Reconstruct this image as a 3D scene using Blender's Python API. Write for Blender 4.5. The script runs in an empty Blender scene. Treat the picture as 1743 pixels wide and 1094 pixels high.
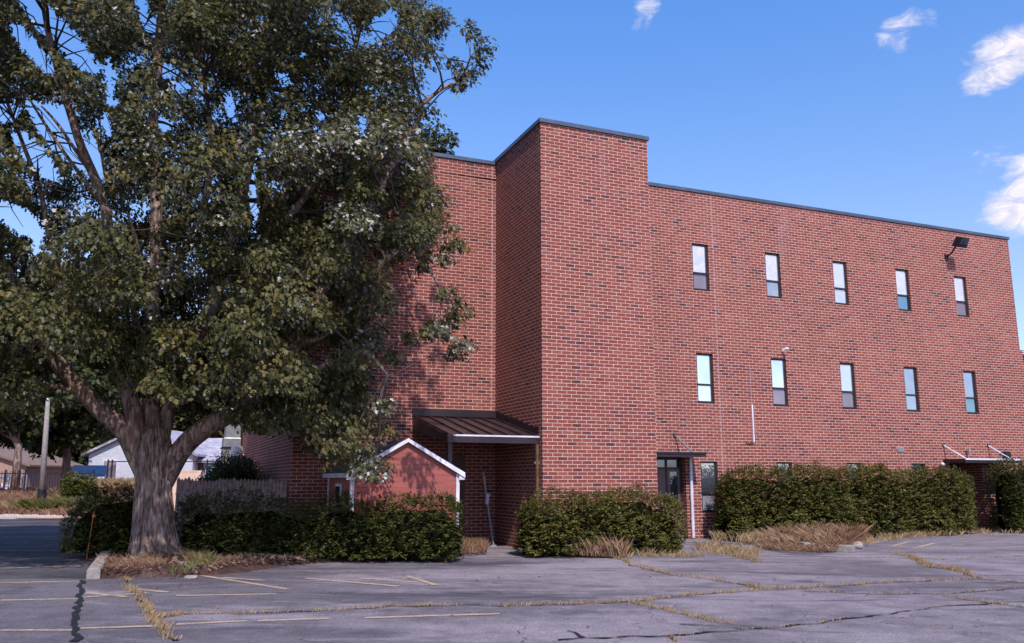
import bpy, math, random
import numpy as np
from mathutils import Vector, noise as mn

# ------------------------------------------------------------------ camera, sky, sun
S = bpy.context.scene
C = S.collection
RAD = math.radians
F, CX, CY, H = 1441.0, 871.5, 547.0, 1.55          # measured from the photograph
TH = math.atan(268.0 / F)
cam_d = bpy.data.cameras.new('camera')
cam_d.sensor_width = 36.0
cam_d.lens = 36.0 * F / 1743.0
cam_d.clip_end = 3000.0
cam = bpy.data.objects.new('camera', cam_d)
C.objects.link(cam)
cam.location = (0, 0, H)
cam.rotation_euler = (math.pi / 2 + TH, 0, 0)
S.camera = cam

SUN_AZ, SUN_EL = 165.0, 50.0                         # degrees clockwise from +Y
W = bpy.data.worlds.new('World'); S.world = W; W.use_nodes = True
wt = W.node_tree; wt.nodes.clear()

def ray(x, y):
    a = x - CX; b = -(y - CY)
    return np.array([a, F * math.cos(TH) - b * math.sin(TH), F * math.sin(TH) + b * math.cos(TH)])

def gnd(x, y, z=0.0):
    r = ray(x, y); t = (z - H) / r[2]
    return np.array([0, 0, H]) + r * t

def atY(x, y, Y):
    r = ray(x, y)
    return np.array([0, 0, H]) + r * (Y / r[1])

def proj(P):                                          # world points -> photo pixels (planning only)
    P = np.atleast_2d(P); q = P - np.array([0, 0, H])
    c, s = math.cos(TH), math.sin(TH)
    d = q[:, 1] * c + q[:, 2] * s; u = -q[:, 1] * s + q[:, 2] * c
    d = np.maximum(d, 0.1)
    return np.stack([CX + F * q[:, 0] / d, CY - F * u / d], 1)

class NT:
    """tiny node-tree builder"""
    def __init__(s, t): s.t = t
    def n(s, typ, **k):
        nd = s.t.nodes.new(typ)
        for a, v in k.items(): setattr(nd, a, v)
        return nd
    def l(s, a, b): s.t.links.new(a, b)
    def set(s, sock, v):
        if isinstance(v, bpy.types.NodeSocket): s.l(v, sock)
        else:
            if hasattr(sock, 'default_value'):
                try: sock.default_value = v
                except Exception: sock.default_value = (*v, 1.0)
    def math(s, op, a, b=0.0, c=None, clamp=False):
        m = s.n('ShaderNodeMath', operation=op, use_clamp=clamp)
        s.set(m.inputs[0], a); s.set(m.inputs[1], b)
        if c is not None: s.set(m.inputs[2], c)
        return m.outputs[0]
    def mix(s, f, a, b, blend='MIX'):
        m = s.n('ShaderNodeMix', data_type='RGBA', blend_type=blend)
        s.set(m.inputs[0], f); s.set(m.inputs[6], a); s.set(m.inputs[7], b)
        return m.outputs[2]
    def ramp(s, f, stops, interp='LINEAR'):
        r = s.n('ShaderNodeValToRGB'); cr = r.color_ramp; cr.interpolation = interp
        while len(cr.elements) < len(stops): cr.elements.new(0.5)
        for e, (p, c) in zip(cr.elements, stops):
            e.position = p; e.color = (*c, 1.0) if len(c) == 3 else c
        s.l(f, r.inputs[0]); return r.outputs[0]
    def rng(s, v, a, b, c=0.0, d=1.0, smooth=True):
        m = s.n('ShaderNodeMapRange', interpolation_type='SMOOTHSTEP' if smooth else 'LINEAR')
        s.set(m.inputs[0], v)
        for i, x in enumerate((a, b, c, d)): s.set(m.inputs[i + 1], x)
        return m.outputs[0]
    def noise(s, vec, scale, detail=4.0, rough=0.55, dist=0.0):
        m = s.n('ShaderNodeTexNoise'); 
        if vec is not None: s.l(vec, m.inputs['Vector'])
        m.inputs['Scale'].default_value = scale; m.inputs['Detail'].default_value = detail
        m.inputs['Roughness'].default_value = rough; m.inputs['Distortion'].default_value = dist
        return m.outputs['Fac']
    def mapping(s, vec, scale=(1, 1, 1), loc=(0, 0, 0), rot=(0, 0, 0)):
        m = s.n('ShaderNodeMapping'); s.l(vec, m.inputs[0])
        m.inputs['Scale'].default_value = scale; m.inputs['Location'].default_value = loc
        m.inputs['Rotation'].default_value = rot
        return m.outputs[0]

def V3(g): return tuple(float(a) for a in g)
w = NT(wt)
sky = w.n('ShaderNodeTexSky', sky_type='NISHITA')
sky.sun_disc = False
sky.sun_elevation = RAD(SUN_EL); sky.sun_rotation = RAD(SUN_AZ)
sky.air_density = 1.0; sky.dust_density = 0.5; sky.ozone_density = 2.0; sky.altitude = 100
tc = w.n('ShaderNodeTexCoord'); dirv = tc.outputs['Generated']
nrm = w.n('ShaderNodeVectorMath', operation='NORMALIZE'); w.l(dirv, nrm.inputs[0]); dirn = nrm.outputs[0]
sepd = w.n('ShaderNodeSeparateXYZ'); w.l(dirn, sepd.inputs[0])
skyc = w.mix(1.0, sky.outputs[0], w.mix(w.rng(sepd.outputs[2], 0.22, 0.55, smooth=False), (0.98, 0.96, 1.08, 1), (0.60, 1.02, 1.50, 1)), 'MULTIPLY')
cn = w.noise(w.mapping(dirn, (1, 1, 1.6)), 9.0, 9.0, 0.62, 0.5)
cn2 = w.noise(w.mapping(dirn, (1, 1, 1.8)), 30.0, 8.0, 0.68, 0.8)
# cloud blobs in the sky, two unseen ones added for fill light: (direction, half-size in degrees, strength)
def pix_dir(x, y):
    r = ray(x, y); return V3(r / np.linalg.norm(r))
def az_dir(az, el):
    return (math.sin(RAD(az)) * math.cos(RAD(el)), math.cos(RAD(az)) * math.cos(RAD(el)), math.sin(RAD(el)))
clouds_and_fill = [(pix_dir(1522, 58), 1.5, 0.9), (pix_dir(1548, 44), 1.3, 0.8), (pix_dir(1575, 40), 1.0, 0.7), (pix_dir(1672, 118), 1.8, 0.95), (pix_dir(1700, 100), 1.9, 1.12), (pix_dir(1738, 88), 1.8, 1.12),
          (pix_dir(1728, 352), 2.1, 1.3), (pix_dir(1770, 320), 2.6, 1.35), (pix_dir(1695, 285), 1.9, 0.72), (pix_dir(1692, 375), 1.5, 0.8),
          (pix_dir(1102, 16), 1.1, 0.80), (pix_dir(1092, 46), 1.0, 0.78), (pix_dir(1180, 26), 1.0, 0.6), (pix_dir(1640, 370), 1.0, 0.55),
          (az_dir(104, 14), 13, 1.2), (az_dir(120, 21), 14, 1.15), (az_dir(88, 22), 9, 1.1), (az_dir(150, 16), 15, 0.9), (az_dir(232, 34), 30, 1.25), (az_dir(262, 22), 16, 1.2),  # the left-rear banks are unseen, added to brighten the tower's left face
          (az_dir(-80, 30), 16, 0.8), (az_dir(97, 5), 8, 1.0)]
tot = None
for dvec, size, st in clouds_and_fill:
    dp = w.n('ShaderNodeVectorMath', operation='DOT_PRODUCT'); w.l(dirn, dp.inputs[0]); dp.inputs[1].default_value = dvec
    m = w.rng(dp.outputs['Value'], math.cos(RAD(size * 1.25)), math.cos(RAD(size * 0.15)), 0.0, st)
    tot = m if tot is None else w.math('MAXIMUM', tot, m)
den = w.math('ADD', w.math('MULTIPLY', cn, 1.3), w.math('MULTIPLY', cn2, 1.2))
den = w.math('SUBTRACT', w.math('ADD', den, w.math('MULTIPLY', tot, 0.85)), 1.72)
cmask = w.math('MULTIPLY', w.rng(den, 0.0, 0.80), w.rng(tot, 0.0, 0.4))
cshade = w.mix(w.rng(cn2, 0.3, 0.7), (4.4, 4.1, 4.7, 1), (6.2, 5.6, 5.5, 1))
fincol = w.mix(cmask, skyc, cshade)
bg = w.n('ShaderNodeBackground'); w.l(fincol, bg.inputs[0]); bg.inputs[1].default_value = 0.115
wo = w.n('ShaderNodeOutputWorld'); w.l(bg.outputs[0], wo.inputs[0])

sd = bpy.data.lights.new('sun', 'SUN'); sd.energy = 3.0; sd.angle = RAD(0.8); sd.color = (1.0, 0.93, 0.86)
sun = bpy.data.objects.new('sun', sd); C.objects.link(sun)
sv = Vector((math.sin(RAD(SUN_AZ)) * math.cos(RAD(SUN_EL)), math.cos(RAD(SUN_AZ)) * math.cos(RAD(SUN_EL)), math.sin(RAD(SUN_EL))))
sun.rotation_euler = sv.to_track_quat('Z', 'Y').to_euler()
S.view_settings.view_transform = 'Standard'; S.view_settings.look = 'None'
S.view_settings.exposure = 0.75; S.view_settings.gamma = 1.0

# ------------------------------------------------------------------ materials
def mat(name):
    m = bpy.data.materials.new(name); m.use_nodes = True; m.node_tree.nodes.clear()
    t = NT(m.node_tree)
    p = t.n('ShaderNodeBsdfPrincipled'); o = t.n('ShaderNodeOutputMaterial'); t.l(p.outputs[0], o.inputs[0])
    t.p = p; t.o = o; t.m = m
    return t
def bump(t, h, dist, strength=1.0):
    b = t.n('ShaderNodeBump'); t.l(h, b.inputs['Height']); b.inputs['Distance'].default_value = dist
    b.inputs['Strength'].default_value = strength; t.l(b.outputs[0], t.p.inputs['Normal'])
def plain(name, col, rough=0.6, metal=0.0, var=0.25, scale=4.0, bmp=0.0, spec=0.4):
    t = mat(name); c = t.n('ShaderNodeTexCoord').outputs['Object']
    n1 = t.noise(c, scale, 6.0, 0.65)
    a = tuple(x * (1 - var) for x in col); b = tuple(min(1, x * (1 + var)) for x in col)
    t.l(t.mix(t.rng(n1, 0.3, 0.7), (*a, 1), (*b, 1)), t.p.inputs['Base Color'])
    t.p.inputs['Roughness'].default_value = rough; t.p.inputs['Metallic'].default_value = metal
    t.p.inputs['Specular IOR Level'].default_value = spec
    if bmp: bump(t, t.noise(c, scale * 8, 4.0), bmp)
    return t.m

def brick_mat():
    t = mat('utility_brick')
    uv = t.n('ShaderNodeUVMap').outputs[0]
    wob = t.n('ShaderNodeTexNoise'); wob.inputs['Scale'].default_value = 3.0; t.l(uv, wob.inputs['Vector'])
    b = t.n('ShaderNodeTexBrick'); t.l(uv, b.inputs['Vector'])
    b.offset = 0.5; b.inputs['Color1'].default_value = (0, 0, 0, 1); b.inputs['Color2'].default_value = (1, 1, 1, 1)
    b.inputs['Mortar'].default_value = (0.5, 0.5, 0.5, 1)
    b.inputs['Scale'].default_value = 1.0; b.inputs['Mortar Size'].default_value = 0.0064; b.inputs['Mortar Smooth'].default_value = 0.15
    b.inputs['Brick Width'].default_value = 0.240; b.inputs['Row Height'].default_value = 0.0812
    clus = t.math('ADD', b.outputs['Color'], t.math('MULTIPLY', t.math('SUBTRACT', t.noise(uv, 0.8, 4.0, 0.6), 0.5), 0.42), clamp=True)
    br = t.ramp(clus, [(0.0, (0.085, 0.036, 0.038)), (0.03, (0.125, 0.042, 0.040)), (0.12, (0.205, 0.052, 0.045)),
                                     (0.4, (0.215, 0.056, 0.041)), (0.75, (0.240, 0.063, 0.045)), (1.0, (0.26, 0.088, 0.064))])
    big = t.noise(uv, 0.55, 5.0, 0.6)
    fine = t.noise(uv, 38.0, 4.0, 0.7)
    br = t.mix(1.0, br, t.ramp(big, [(0.3, (0.84, 0.82, 0.86)), (0.7, (1.12, 1.1, 1.12))]), 'MULTIPLY')
    br = t.mix(1.0, br, t.ramp(fine, [(0.25, (0.78, 0.78, 0.78)), (0.75, (1.18, 1.18, 1.18))]), 'MULTIPLY')
    mo = t.mix(t.rng(t.noise(uv, 5.0, 6.0, 0.7), 0.3, 0.7), (0.50, 0.31, 0.27, 1), (0.74, 0.51, 0.45, 1))
    col = t.mix(b.outputs['Fac'], br, mo)
    st = t.noise(t.mapping(uv, (1.4, 0.16, 1)), 1.0, 5.0, 0.6)         # faint damp streaks and bloom
    col = t.mix(t.rng(st, 0.56, 0.8, 0.0, 0.22), col, (0.40, 0.27, 0.29, 1))
    t.l(col, t.p.inputs['Base Color']); t.p.inputs['Roughness'].default_value = 0.85; t.p.inputs['Specular IOR Level'].default_value = 0.2
    h = t.math('SUBTRACT', t.math('MULTIPLY', fine, 0.3), b.outputs['Fac'])
    bump(t, h, 0.006, 0.8)
    return t.m

def asphalt_mat(name, ca, cb, dark=0.0):
    t = mat(name); c = t.n('ShaderNodeTexCoord').outputs['Object']
    big = t.noise(t.mapping(c, (0.5, 1.0, 1)), 0.5, 7.0, 0.62, 0.6)
    med = t.noise(c, 2.6, 6.0, 0.65)
    fin = t.noise(c, 55.0, 3.0, 0.75)
    f = t.math('ADD', t.math('MULTIPLY', big, 0.62), t.math('MULTIPLY', med, 0.38))
    col = t.mix(t.rng(f, 0.36, 0.62), (*ca, 1), (*cb, 1))
    col = t.mix(1.0, col, t.ramp(fin, [(0.3, (0.45, 0.45, 0.47)), (0.5, (1, 1, 1)), (0.7, (1.7, 1.68, 1.66))]), 'MULTIPLY')
    # sealed patches and damp stains with their own outline
    st = t.noise(t.mapping(c, (0.28, 1.3, 1), (3.1, 7.7, 0)), 0.9, 5.0, 0.6, 1.2)
    col = t.mix(t.rng(st, 0.54, 0.66, 0.0, 0.65 + dark), col, (ca[0] * 0.38, ca[1] * 0.38, ca[2] * 0.46, 1))
    if name == 'old_asphalt':                 # dappled tree shade painted into the colour, fading towards the right of the lot
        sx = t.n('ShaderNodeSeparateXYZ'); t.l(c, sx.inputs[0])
        dapple = t.noise(t.mapping(c, (0.35, 1.1, 1), (9.1, 2.7, 0)), 0.8, 8.0, 0.7, 0.8)
        lim = t.math('ADD', dapple, t.rng(sx.outputs[0], 3.0, -5.0, -0.08, 0.10, smooth=False))
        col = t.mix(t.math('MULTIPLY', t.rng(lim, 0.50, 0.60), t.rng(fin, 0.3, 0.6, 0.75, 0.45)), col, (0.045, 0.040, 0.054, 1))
    vo = t.n('ShaderNodeTexVoronoi', feature='DISTANCE_TO_EDGE'); vo.inputs['Scale'].default_value = 0.55
    wv = t.n('ShaderNodeVectorMath', operation='ADD'); t.l(c, wv.inputs[0])
    nz = t.n('ShaderNodeTexNoise'); nz.inputs['Scale'].default_value = 1.7; nz.inputs['Detail'].default_value = 5; t.l(c, nz.inputs['Vector'])
    t.l(nz.outputs['Color'], wv.inputs[1]); t.l(wv.outputs[0], vo.inputs['Vector'])
    crk = t.math('MULTIPLY', t.rng(vo.outputs['Distance'], 0.0, 0.012, 1.0, 0.0), t.rng(med, 0.48, 0.6, 0.0, 0.75))
    col = t.mix(crk, col, (0.018, 0.016, 0.02, 1))
    t.l(col, t.p.inputs['Base Color']); t.p.inputs['Roughness'].default_value = 0.9; t.p.inputs['Specular IOR Level'].default_value = 0.25
    bump(t, t.math('ADD', fin, t.math('MULTIPLY', crk, -1.5)), 0.006, 0.7)
    return t.m

def leaf_mat(name, tops, under, silver=None, silver_amt=0.0, noise_scale=0.5, trans=0.25, rough=0.5, warm=None, zfade=None):
    t = mat(name); c = t.n('ShaderNodeTexCoord').outputs['Object']; g = t.n('ShaderNodeNewGeometry')
    r = g.outputs['Random Per Island']
    n1 = t.noise(c, noise_scale, 4.0, 0.6)
    n2 = t.noise(c, noise_scale * 3.2, 3.0, 0.6)
    f = t.math('ADD', t.math('MULTIPLY', r, 0.55), t.math('MULTIPLY', n1, 0.75), clamp=True)
    k = len(tops) - 1
    top = t.ramp(f, [(0.22 + 0.62 * i / k, cc) for i, cc in enumerate(tops)])
    if warm is not None:
        m = t.rng(n2, 0.50, 0.66)
        if zfade is not None:
            sp = t.n('ShaderNodeSeparateXYZ'); t.l(c, sp.inputs[0])
            m = t.math('MULTIPLY', m, t.rng(sp.outputs[2], zfade[0], zfade[1], 0.25, 1.0))
        top = t.mix(t.math('MULTIPLY', m, t.rng(r, 0.1, 0.7)), top, (*warm, 1))
    und = t.mix(r, (*[x * 0.7 for x in under], 1), (*[x * 1.3 for x in under], 1))
    if silver is not None:
        sm = t.math('GREATER_THAN', t.math('ADD', t.math('MULTIPLY', r, 0.5), t.math('MULTIPLY', n2, 0.9)), 1.0 - silver_amt)
        und = t.mix(sm, und, (*silver, 1))
    col = t.mix(g.outputs['Backfacing'], top, und)
    t.l(col, t.p.inputs['Base Color']); t.p.inputs['Roughness'].default_value = rough; t.p.inputs['Specular IOR Level'].default_value = 0.2
    tr = t.n('ShaderNodeBsdfTranslucent'); t.l(t.mix(1.0, top, (1.3, 1.35, 0.6, 1), 'MULTIPLY'), tr.inputs[0])
    ms = t.n('ShaderNodeMixShader'); ms.inputs[0].default_value = trans
    t.l(t.p.outputs[0], ms.inputs[1]); t.l(tr.outputs[0], ms.inputs[2]); t.l(ms.outputs[0], t.o.inputs[0])
    return t.m

def bark_mat():
    t = mat('furrowed_bark'); c = t.n('ShaderNodeTexCoord').outputs['Object']
    s = t.mapping(c, (8, 8, 1.6))
    n1 = t.noise(s, 1.6, 7.0, 0.65, 0.9); n2 = t.noise(c, 0.9, 3.0); n3 = t.noise(t.mapping(c, (30, 30, 4)), 1.2, 5.0, 0.7)
    col = t.ramp(n1, [(0.32, (0.022, 0.013, 0.012)), (0.46, (0.19, 0.122, 0.105)), (0.60, (0.42, 0.295, 0.255)), (0.78, (0.58, 0.44, 0.38))])
    col = t.mix(t.rng(n2, 0.45, 0.7, 0.0, 0.45), col, (0.13, 0.085, 0.035, 1))
    t.l(col, t.p.inputs['Base Color']); t.p.inputs['Roughness'].default_value = 0.95; t.p.inputs['Specular IOR Level'].default_value = 0.1
    bump(t, t.math('ADD', n1, t.math('MULTIPLY', n3, 0.4)), 0.05, 0.9)
    return t.m

def soil_mat(name, a, b, c3, sc=1.5):
    t = mat(name); c = t.n('ShaderNodeTexCoord').outputs['Object']
    n1 = t.noise(c, sc, 6.0, 0.7); n2 = t.noise(c, 30.0, 5.0, 0.75)
    f = t.math('ADD', t.math('MULTIPLY', n1, 0.5), t.math('MULTIPLY', n2, 0.5))
    t.l(t.ramp(f, [(0.36, a), (0.5, b), (0.64, c3)]), t.p.inputs['Base Color'])
    t.p.inputs['Roughness'].default_value = 0.98; t.p.inputs['Specular IOR Level'].default_value = 0.1
    bump(t, n2, 0.05, 0.9)
    return t.m

def pane_mat(name, tint, diff, refl):
    t = mat(name)
    d = t.n('ShaderNodeBsdfDiffuse')
    cz = t.n('ShaderNodeSeparateXYZ'); cc_ = t.n('ShaderNodeTexCoord').outputs['Object']; t.l(cc_, cz.inputs[0])
    sl = t.rng(t.math('FRACT', t.math('MULTIPLY', cz.outputs[2], 17.0)), 0.0, 0.35, 0.35, 0.0)
    vz = t.noise(t.mapping(cc_, (1.1, 1.1, .8)), 1.3, 2.0)
    t.l(t.mix(sl, t.mix(t.rng(vz, .35, .65), (*[x * .72 for x in diff], 1), (*diff, 1)), (*[x * .4 for x in diff], 1)), d.inputs[0])
    g = t.n('ShaderNodeBsdfGlossy'); g.inputs[0].default_value = (*tint, 1); g.inputs[1].default_value = 0.015
    c = t.n('ShaderNodeTexCoord').outputs['Object']
    b = t.n('ShaderNodeBump'); t.l(t.noise(c, 1.6, 1.0), b.inputs['Height']); b.inputs['Distance'].default_value = 0.012
    t.l(b.outputs[0], g.inputs['Normal'])
    ms = t.n('ShaderNodeMixShader'); ms.inputs[0].default_value = refl
    t.l(d.outputs[0], ms.inputs[1]); t.l(g.outputs[0], ms.inputs[2]); t.l(ms.outputs[0], t.o.inputs[0])
    return t.m

def siding_mat(name, col, pitch, shade=0.55, rough=0.7):
    t = mat(name); c = t.n('ShaderNodeTexCoord').outputs['Object']
    sp = t.n('ShaderNodeSeparateXYZ'); t.l(c, sp.inputs[0])
    fr = t.math('FRACT', t.math('DIVIDE', sp.outputs[2], pitch))
    gap = t.rng(fr, 0.0, 0.14, 1.0, 0.0)
    n1 = t.noise(t.mapping(c, (1, 1, 6)), 2.5, 6.0, 0.65)
    cc = t.mix(t.rng(n1, 0.3, 0.7), (*[x * 0.82 for x in col], 1), (*[min(1, x * 1.15) for x in col], 1))
    cc = t.mix(t.math('MULTIPLY', gap, shade), cc, (*[x * 0.35 for x in col], 1))
    t.l(cc, t.p.inputs['Base Color']); t.p.inputs['Roughness'].default_value = rough
    bump(t, fr, 0.012, 0.6)
    return t.m

def shingle_mat(name, col):
    t = mat(name); uv = t.n('ShaderNodeUVMap').outputs[0]
    b = t.n('ShaderNodeTexBrick'); t.l(uv, b.inputs['Vector']); b.offset = 0.5
    b.inputs['Color1'].default_value = (*[x * 0.7 for x in col], 1); b.inputs['Color2'].default_value = (*[x * 1.35 for x in col], 1)
    b.inputs['Mortar'].default_value = (*[x * 0.3 for x in col], 1); b.inputs['Scale'].default_value = 1.0
    b.inputs['Brick Width'].default_value = 0.3; b.inputs['Row Height'].default_value = 0.14; b.inputs['Mortar Size'].default_value = 0.008
    t.l(b.outputs['Color'], t.p.inputs['Base Color']); t.p.inputs['Roughness'].default_value = 0.9
    return t.m

M = dict(
    brick=brick_mat(),
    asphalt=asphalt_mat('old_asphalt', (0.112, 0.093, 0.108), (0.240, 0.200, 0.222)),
    newasphalt=asphalt_mat('sealed_asphalt', (0.036, 0.032, 0.040), (0.092, 0.080, 0.094), 0.15),
    oldleft=asphalt_mat('worn_asphalt', (0.080, 0.066, 0.080), (0.140, 0.118, 0.138)),
    tar=plain('crack_tar', (0.012, 0.011, 0.015), 0.7, var=0.4, scale=12),
    paint=None,
    bark=bark_mat(),
    twig=plain('twig_bark', (0.085, 0.065, 0.06), 0.9, var=0.4),
    maple=leaf_mat('maple_leaf', [(0.013, 0.015, 0.005), (0.034, 0.034, 0.010), (0.064, 0.062, 0.019), (0.110, 0.095, 0.032)], (0.115, 0.112, 0.080), (0.46, 0.44, 0.40), 0.15, 0.45, 0.22, 0.45, warm=(0.145, 0.105, 0.030)),
    maple2=leaf_mat('far_leaf', [(0.016, 0.022, 0.009), (0.036, 0.042, 0.014), (0.075, 0.072, 0.022)], (0.06, 0.065, 0.03), None, 0, 0.4, 0.2),
    hedge=leaf_mat('hedge_leaf', [(0.016, 0.023, 0.005), (0.044, 0.052, 0.011), (0.092, 0.094, 0.022)], (0.062, 0.060, 0.024), None, 0, 1.1, 0.22, 0.55),
    hedge_warm=leaf_mat('burning_bush_leaf', [(0.026, 0.032, 0.007), (0.070, 0.074, 0.015), (0.150, 0.138, 0.032)], (0.095, 0.08, 0.032), None, 0, 1.0, 0.22, 0.55, warm=(0.20, 0.085, 0.045), zfade=(0.2, 1.7)),
    yellowbush=leaf_mat('yellow_green_leaf', [(0.03, 0.04, 0.01), (0.085, 0.09, 0.02), (0.17, 0.15, 0.04)], (0.1, 0.1, 0.04), None, 0, 1.2, 0.25),
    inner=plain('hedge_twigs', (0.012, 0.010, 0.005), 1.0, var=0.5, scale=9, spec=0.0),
    straw=leaf_mat('dry_grass', [(0.17, 0.105, 0.060), (0.30, 0.195, 0.115), (0.42, 0.30, 0.19)], (0.33, 0.22, 0.12), None, 0, 1.5, 0.2, 0.8),
    rust=leaf_mat('dry_red_weed', [(0.10, 0.055, 0.036), (0.24, 0.14, 0.090), (0.42, 0.28, 0.18)], (0.21, 0.11, 0.07), None, 0, 1.5, 0.2, 0.8),
    greenweed=leaf_mat('green_weed', [(0.035, 0.045, 0.012), (0.10, 0.10, 0.028), (0.20, 0.17, 0.06)], (0.12, 0.12, 0.05), None, 0, 1.5, 0.25, 0.7),
    mulch=soil_mat('bark_mulch', (0.030, 0.016, 0.015), (0.085, 0.046, 0.040), (0.17, 0.105, 0.085)),
    dirt=soil_mat('dry_dirt', (0.07, 0.048, 0.04), (0.15, 0.105, 0.085), (0.25, 0.19, 0.15)),
    garden=soil_mat('garden_mulch', (0.085, 0.036, 0.026), (0.20, 0.085, 0.060), (0.31, 0.155, 0.10), 0.8),
    bronze=plain('bronze_frame', (0.030, 0.022, 0.026), 0.45, 0.3, var=0.15, spec=0.5),
    coping=plain('blue_grey_coping', (0.085, 0.105, 0.150), 0.45, 0.5, var=0.2, scale=2),
    darkmetal=plain('dark_brown_metal', (0.040, 0.027, 0.033), 0.42, 0.4, var=0.2, scale=2),
    roofmetal=plain('brown_roof_metal', (0.075, 0.048, 0.052), 0.38, 0.5, var=0.25, scale=3),
    white=plain('white_paint', (0.62, 0.58, 0.66), 0.5, var=0.16, scale=3),
    galv=plain('galvanised_metal', (0.36, 0.37, 0.40), 0.42, 0.7, var=0.2, scale=5),
    rustpipe=plain('rusty_pipe', (0.13, 0.065, 0.035), 0.7, 0.2, var=0.4, scale=6),
    door=plain('brown_door', (0.085, 0.036, 0.036), 0.5, var=0.2),
    doorgrey=plain('mauve_grey_door', (0.115, 0.062, 0.068), 0.45, var=0.15),
    dark=plain('dark_interior', (0.012, 0.010, 0.012), 0.9, var=0.2),
    sign=plain('notice_card', (0.42, 0.32, 0.36), 0.7, var=0.12),
    shedwall=siding_mat('red_clapboard', (0.33, 0.084, 0.070), 0.115),
    whitesiding=siding_mat('white_siding', (0.52, 0.51, 0.58), 0.16, 0.35),
    shingle=shingle_mat('dark_shingle', (0.075, 0.07, 0.085)),
    greyroof=shingle_mat('pale_shingle', (0.36, 0.33, 0.40)),
    tan=plain('tan_render', (0.34, 0.22, 0.18), 0.9, var=0.12),
    beige=plain('beige_boards', (0.66, 0.46, 0.38), 0.8, var=0.08),
    greywood=plain('weathered_fence', (0.30, 0.205, 0.215), 0.9, var=0.4, scale=9),
    concrete=plain('concrete', (0.27, 0.23, 0.215), 0.9, var=0.25, scale=7, bmp=0.01),
    brownwood=plain('brown_boards', (0.20, 0.13, 0.11), 0.9, var=0.2),
    ironblack=plain('black_iron', (0.015, 0.016, 0.022), 0.5, 0.3, var=0.2),
    carblue=plain('blue_car_paint', (0.02, 0.04, 0.10), 0.25, 0.3, var=0.1, spec=0.6),
    tyre=plain('tyre_rubber', (0.02, 0.02, 0.02), 0.8),
    orange=plain('orange_stake', (0.50, 0.17, 0.07), 0.6, var=0.15),
    edging=plain('pale_edging_brick', (0.52, 0.44, 0.42), 0.85, var=0.3, scale=5),
    joint=plain('expansion_joint', (0.42, 0.30, 0.32), 0.9, var=0.2),
    brownleaf=leaf_mat('fallen_leaf', [(0.035, 0.018, 0.014), (0.10, 0.05, 0.04), (0.25, 0.15, 0.11)], (0.24, 0.14, 0.09), None, 0, 2.0, 0.1, 0.8),
    p_mirror=pane_mat('mirror_pane', (0.92, 0.93, 0.97), (0.55, 0.55, 0.62), 0.78),
    p_blind=pane_mat('blind_pane', (0.9, 0.92, 0.97), (0.60, 0.57, 0.66), 0.55),
    p_grey=pane_mat('screened_pane', (0.8, 0.8, 0.9), (0.22, 0.16, 0.20), 0.16),
    p_teal=pane_mat('teal_pane', (0.45, 0.65, 0.8), (0.05, 0.09, 0.12), 0.55),
    p_blue=pane_mat('blue_pane', (0.68, 0.76, 0.9), (0.12, 0.13, 0.17), 0.6),
    p_dark=pane_mat('dark_pane', (0.5, 0.6, 0.8), (0.02, 0.025, 0.035), 0.22),
)
def paint_mat():
    t = mat('worn_yellow_paint'); c = t.n('ShaderNodeTexCoord').outputs['Object']
    n1 = t.noise(c, 3.0, 5.0, 0.7); n2 = t.noise(c, 45.0, 4.0, 0.8)
    col = t.mix(t.rng(n1, 0.3, 0.7), (0.42, 0.29, 0.19, 1), (0.66, 0.48, 0.33, 1))
    wear = t.rng(t.math('ADD', t.math('MULTIPLY', n1, 0.55), t.math('MULTIPLY', n2, 0.45)), 0.42, 0.55, 1.0, 0.35)
    tr = t.n('ShaderNodeBsdfTransparent'); ms = t.n('ShaderNodeMixShader')
    t.l(col, t.p.inputs['Base Color']); t.p.inputs['Roughness'].default_value = 0.85
    t.l(wear, ms.inputs[0]); t.l(tr.outputs[0], ms.inputs[1]); t.l(t.p.outputs[0], ms.inputs[2]); t.l(ms.outputs[0], t.o.inputs[0])
    return t.m
M['paint'] = paint_mat()

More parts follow.
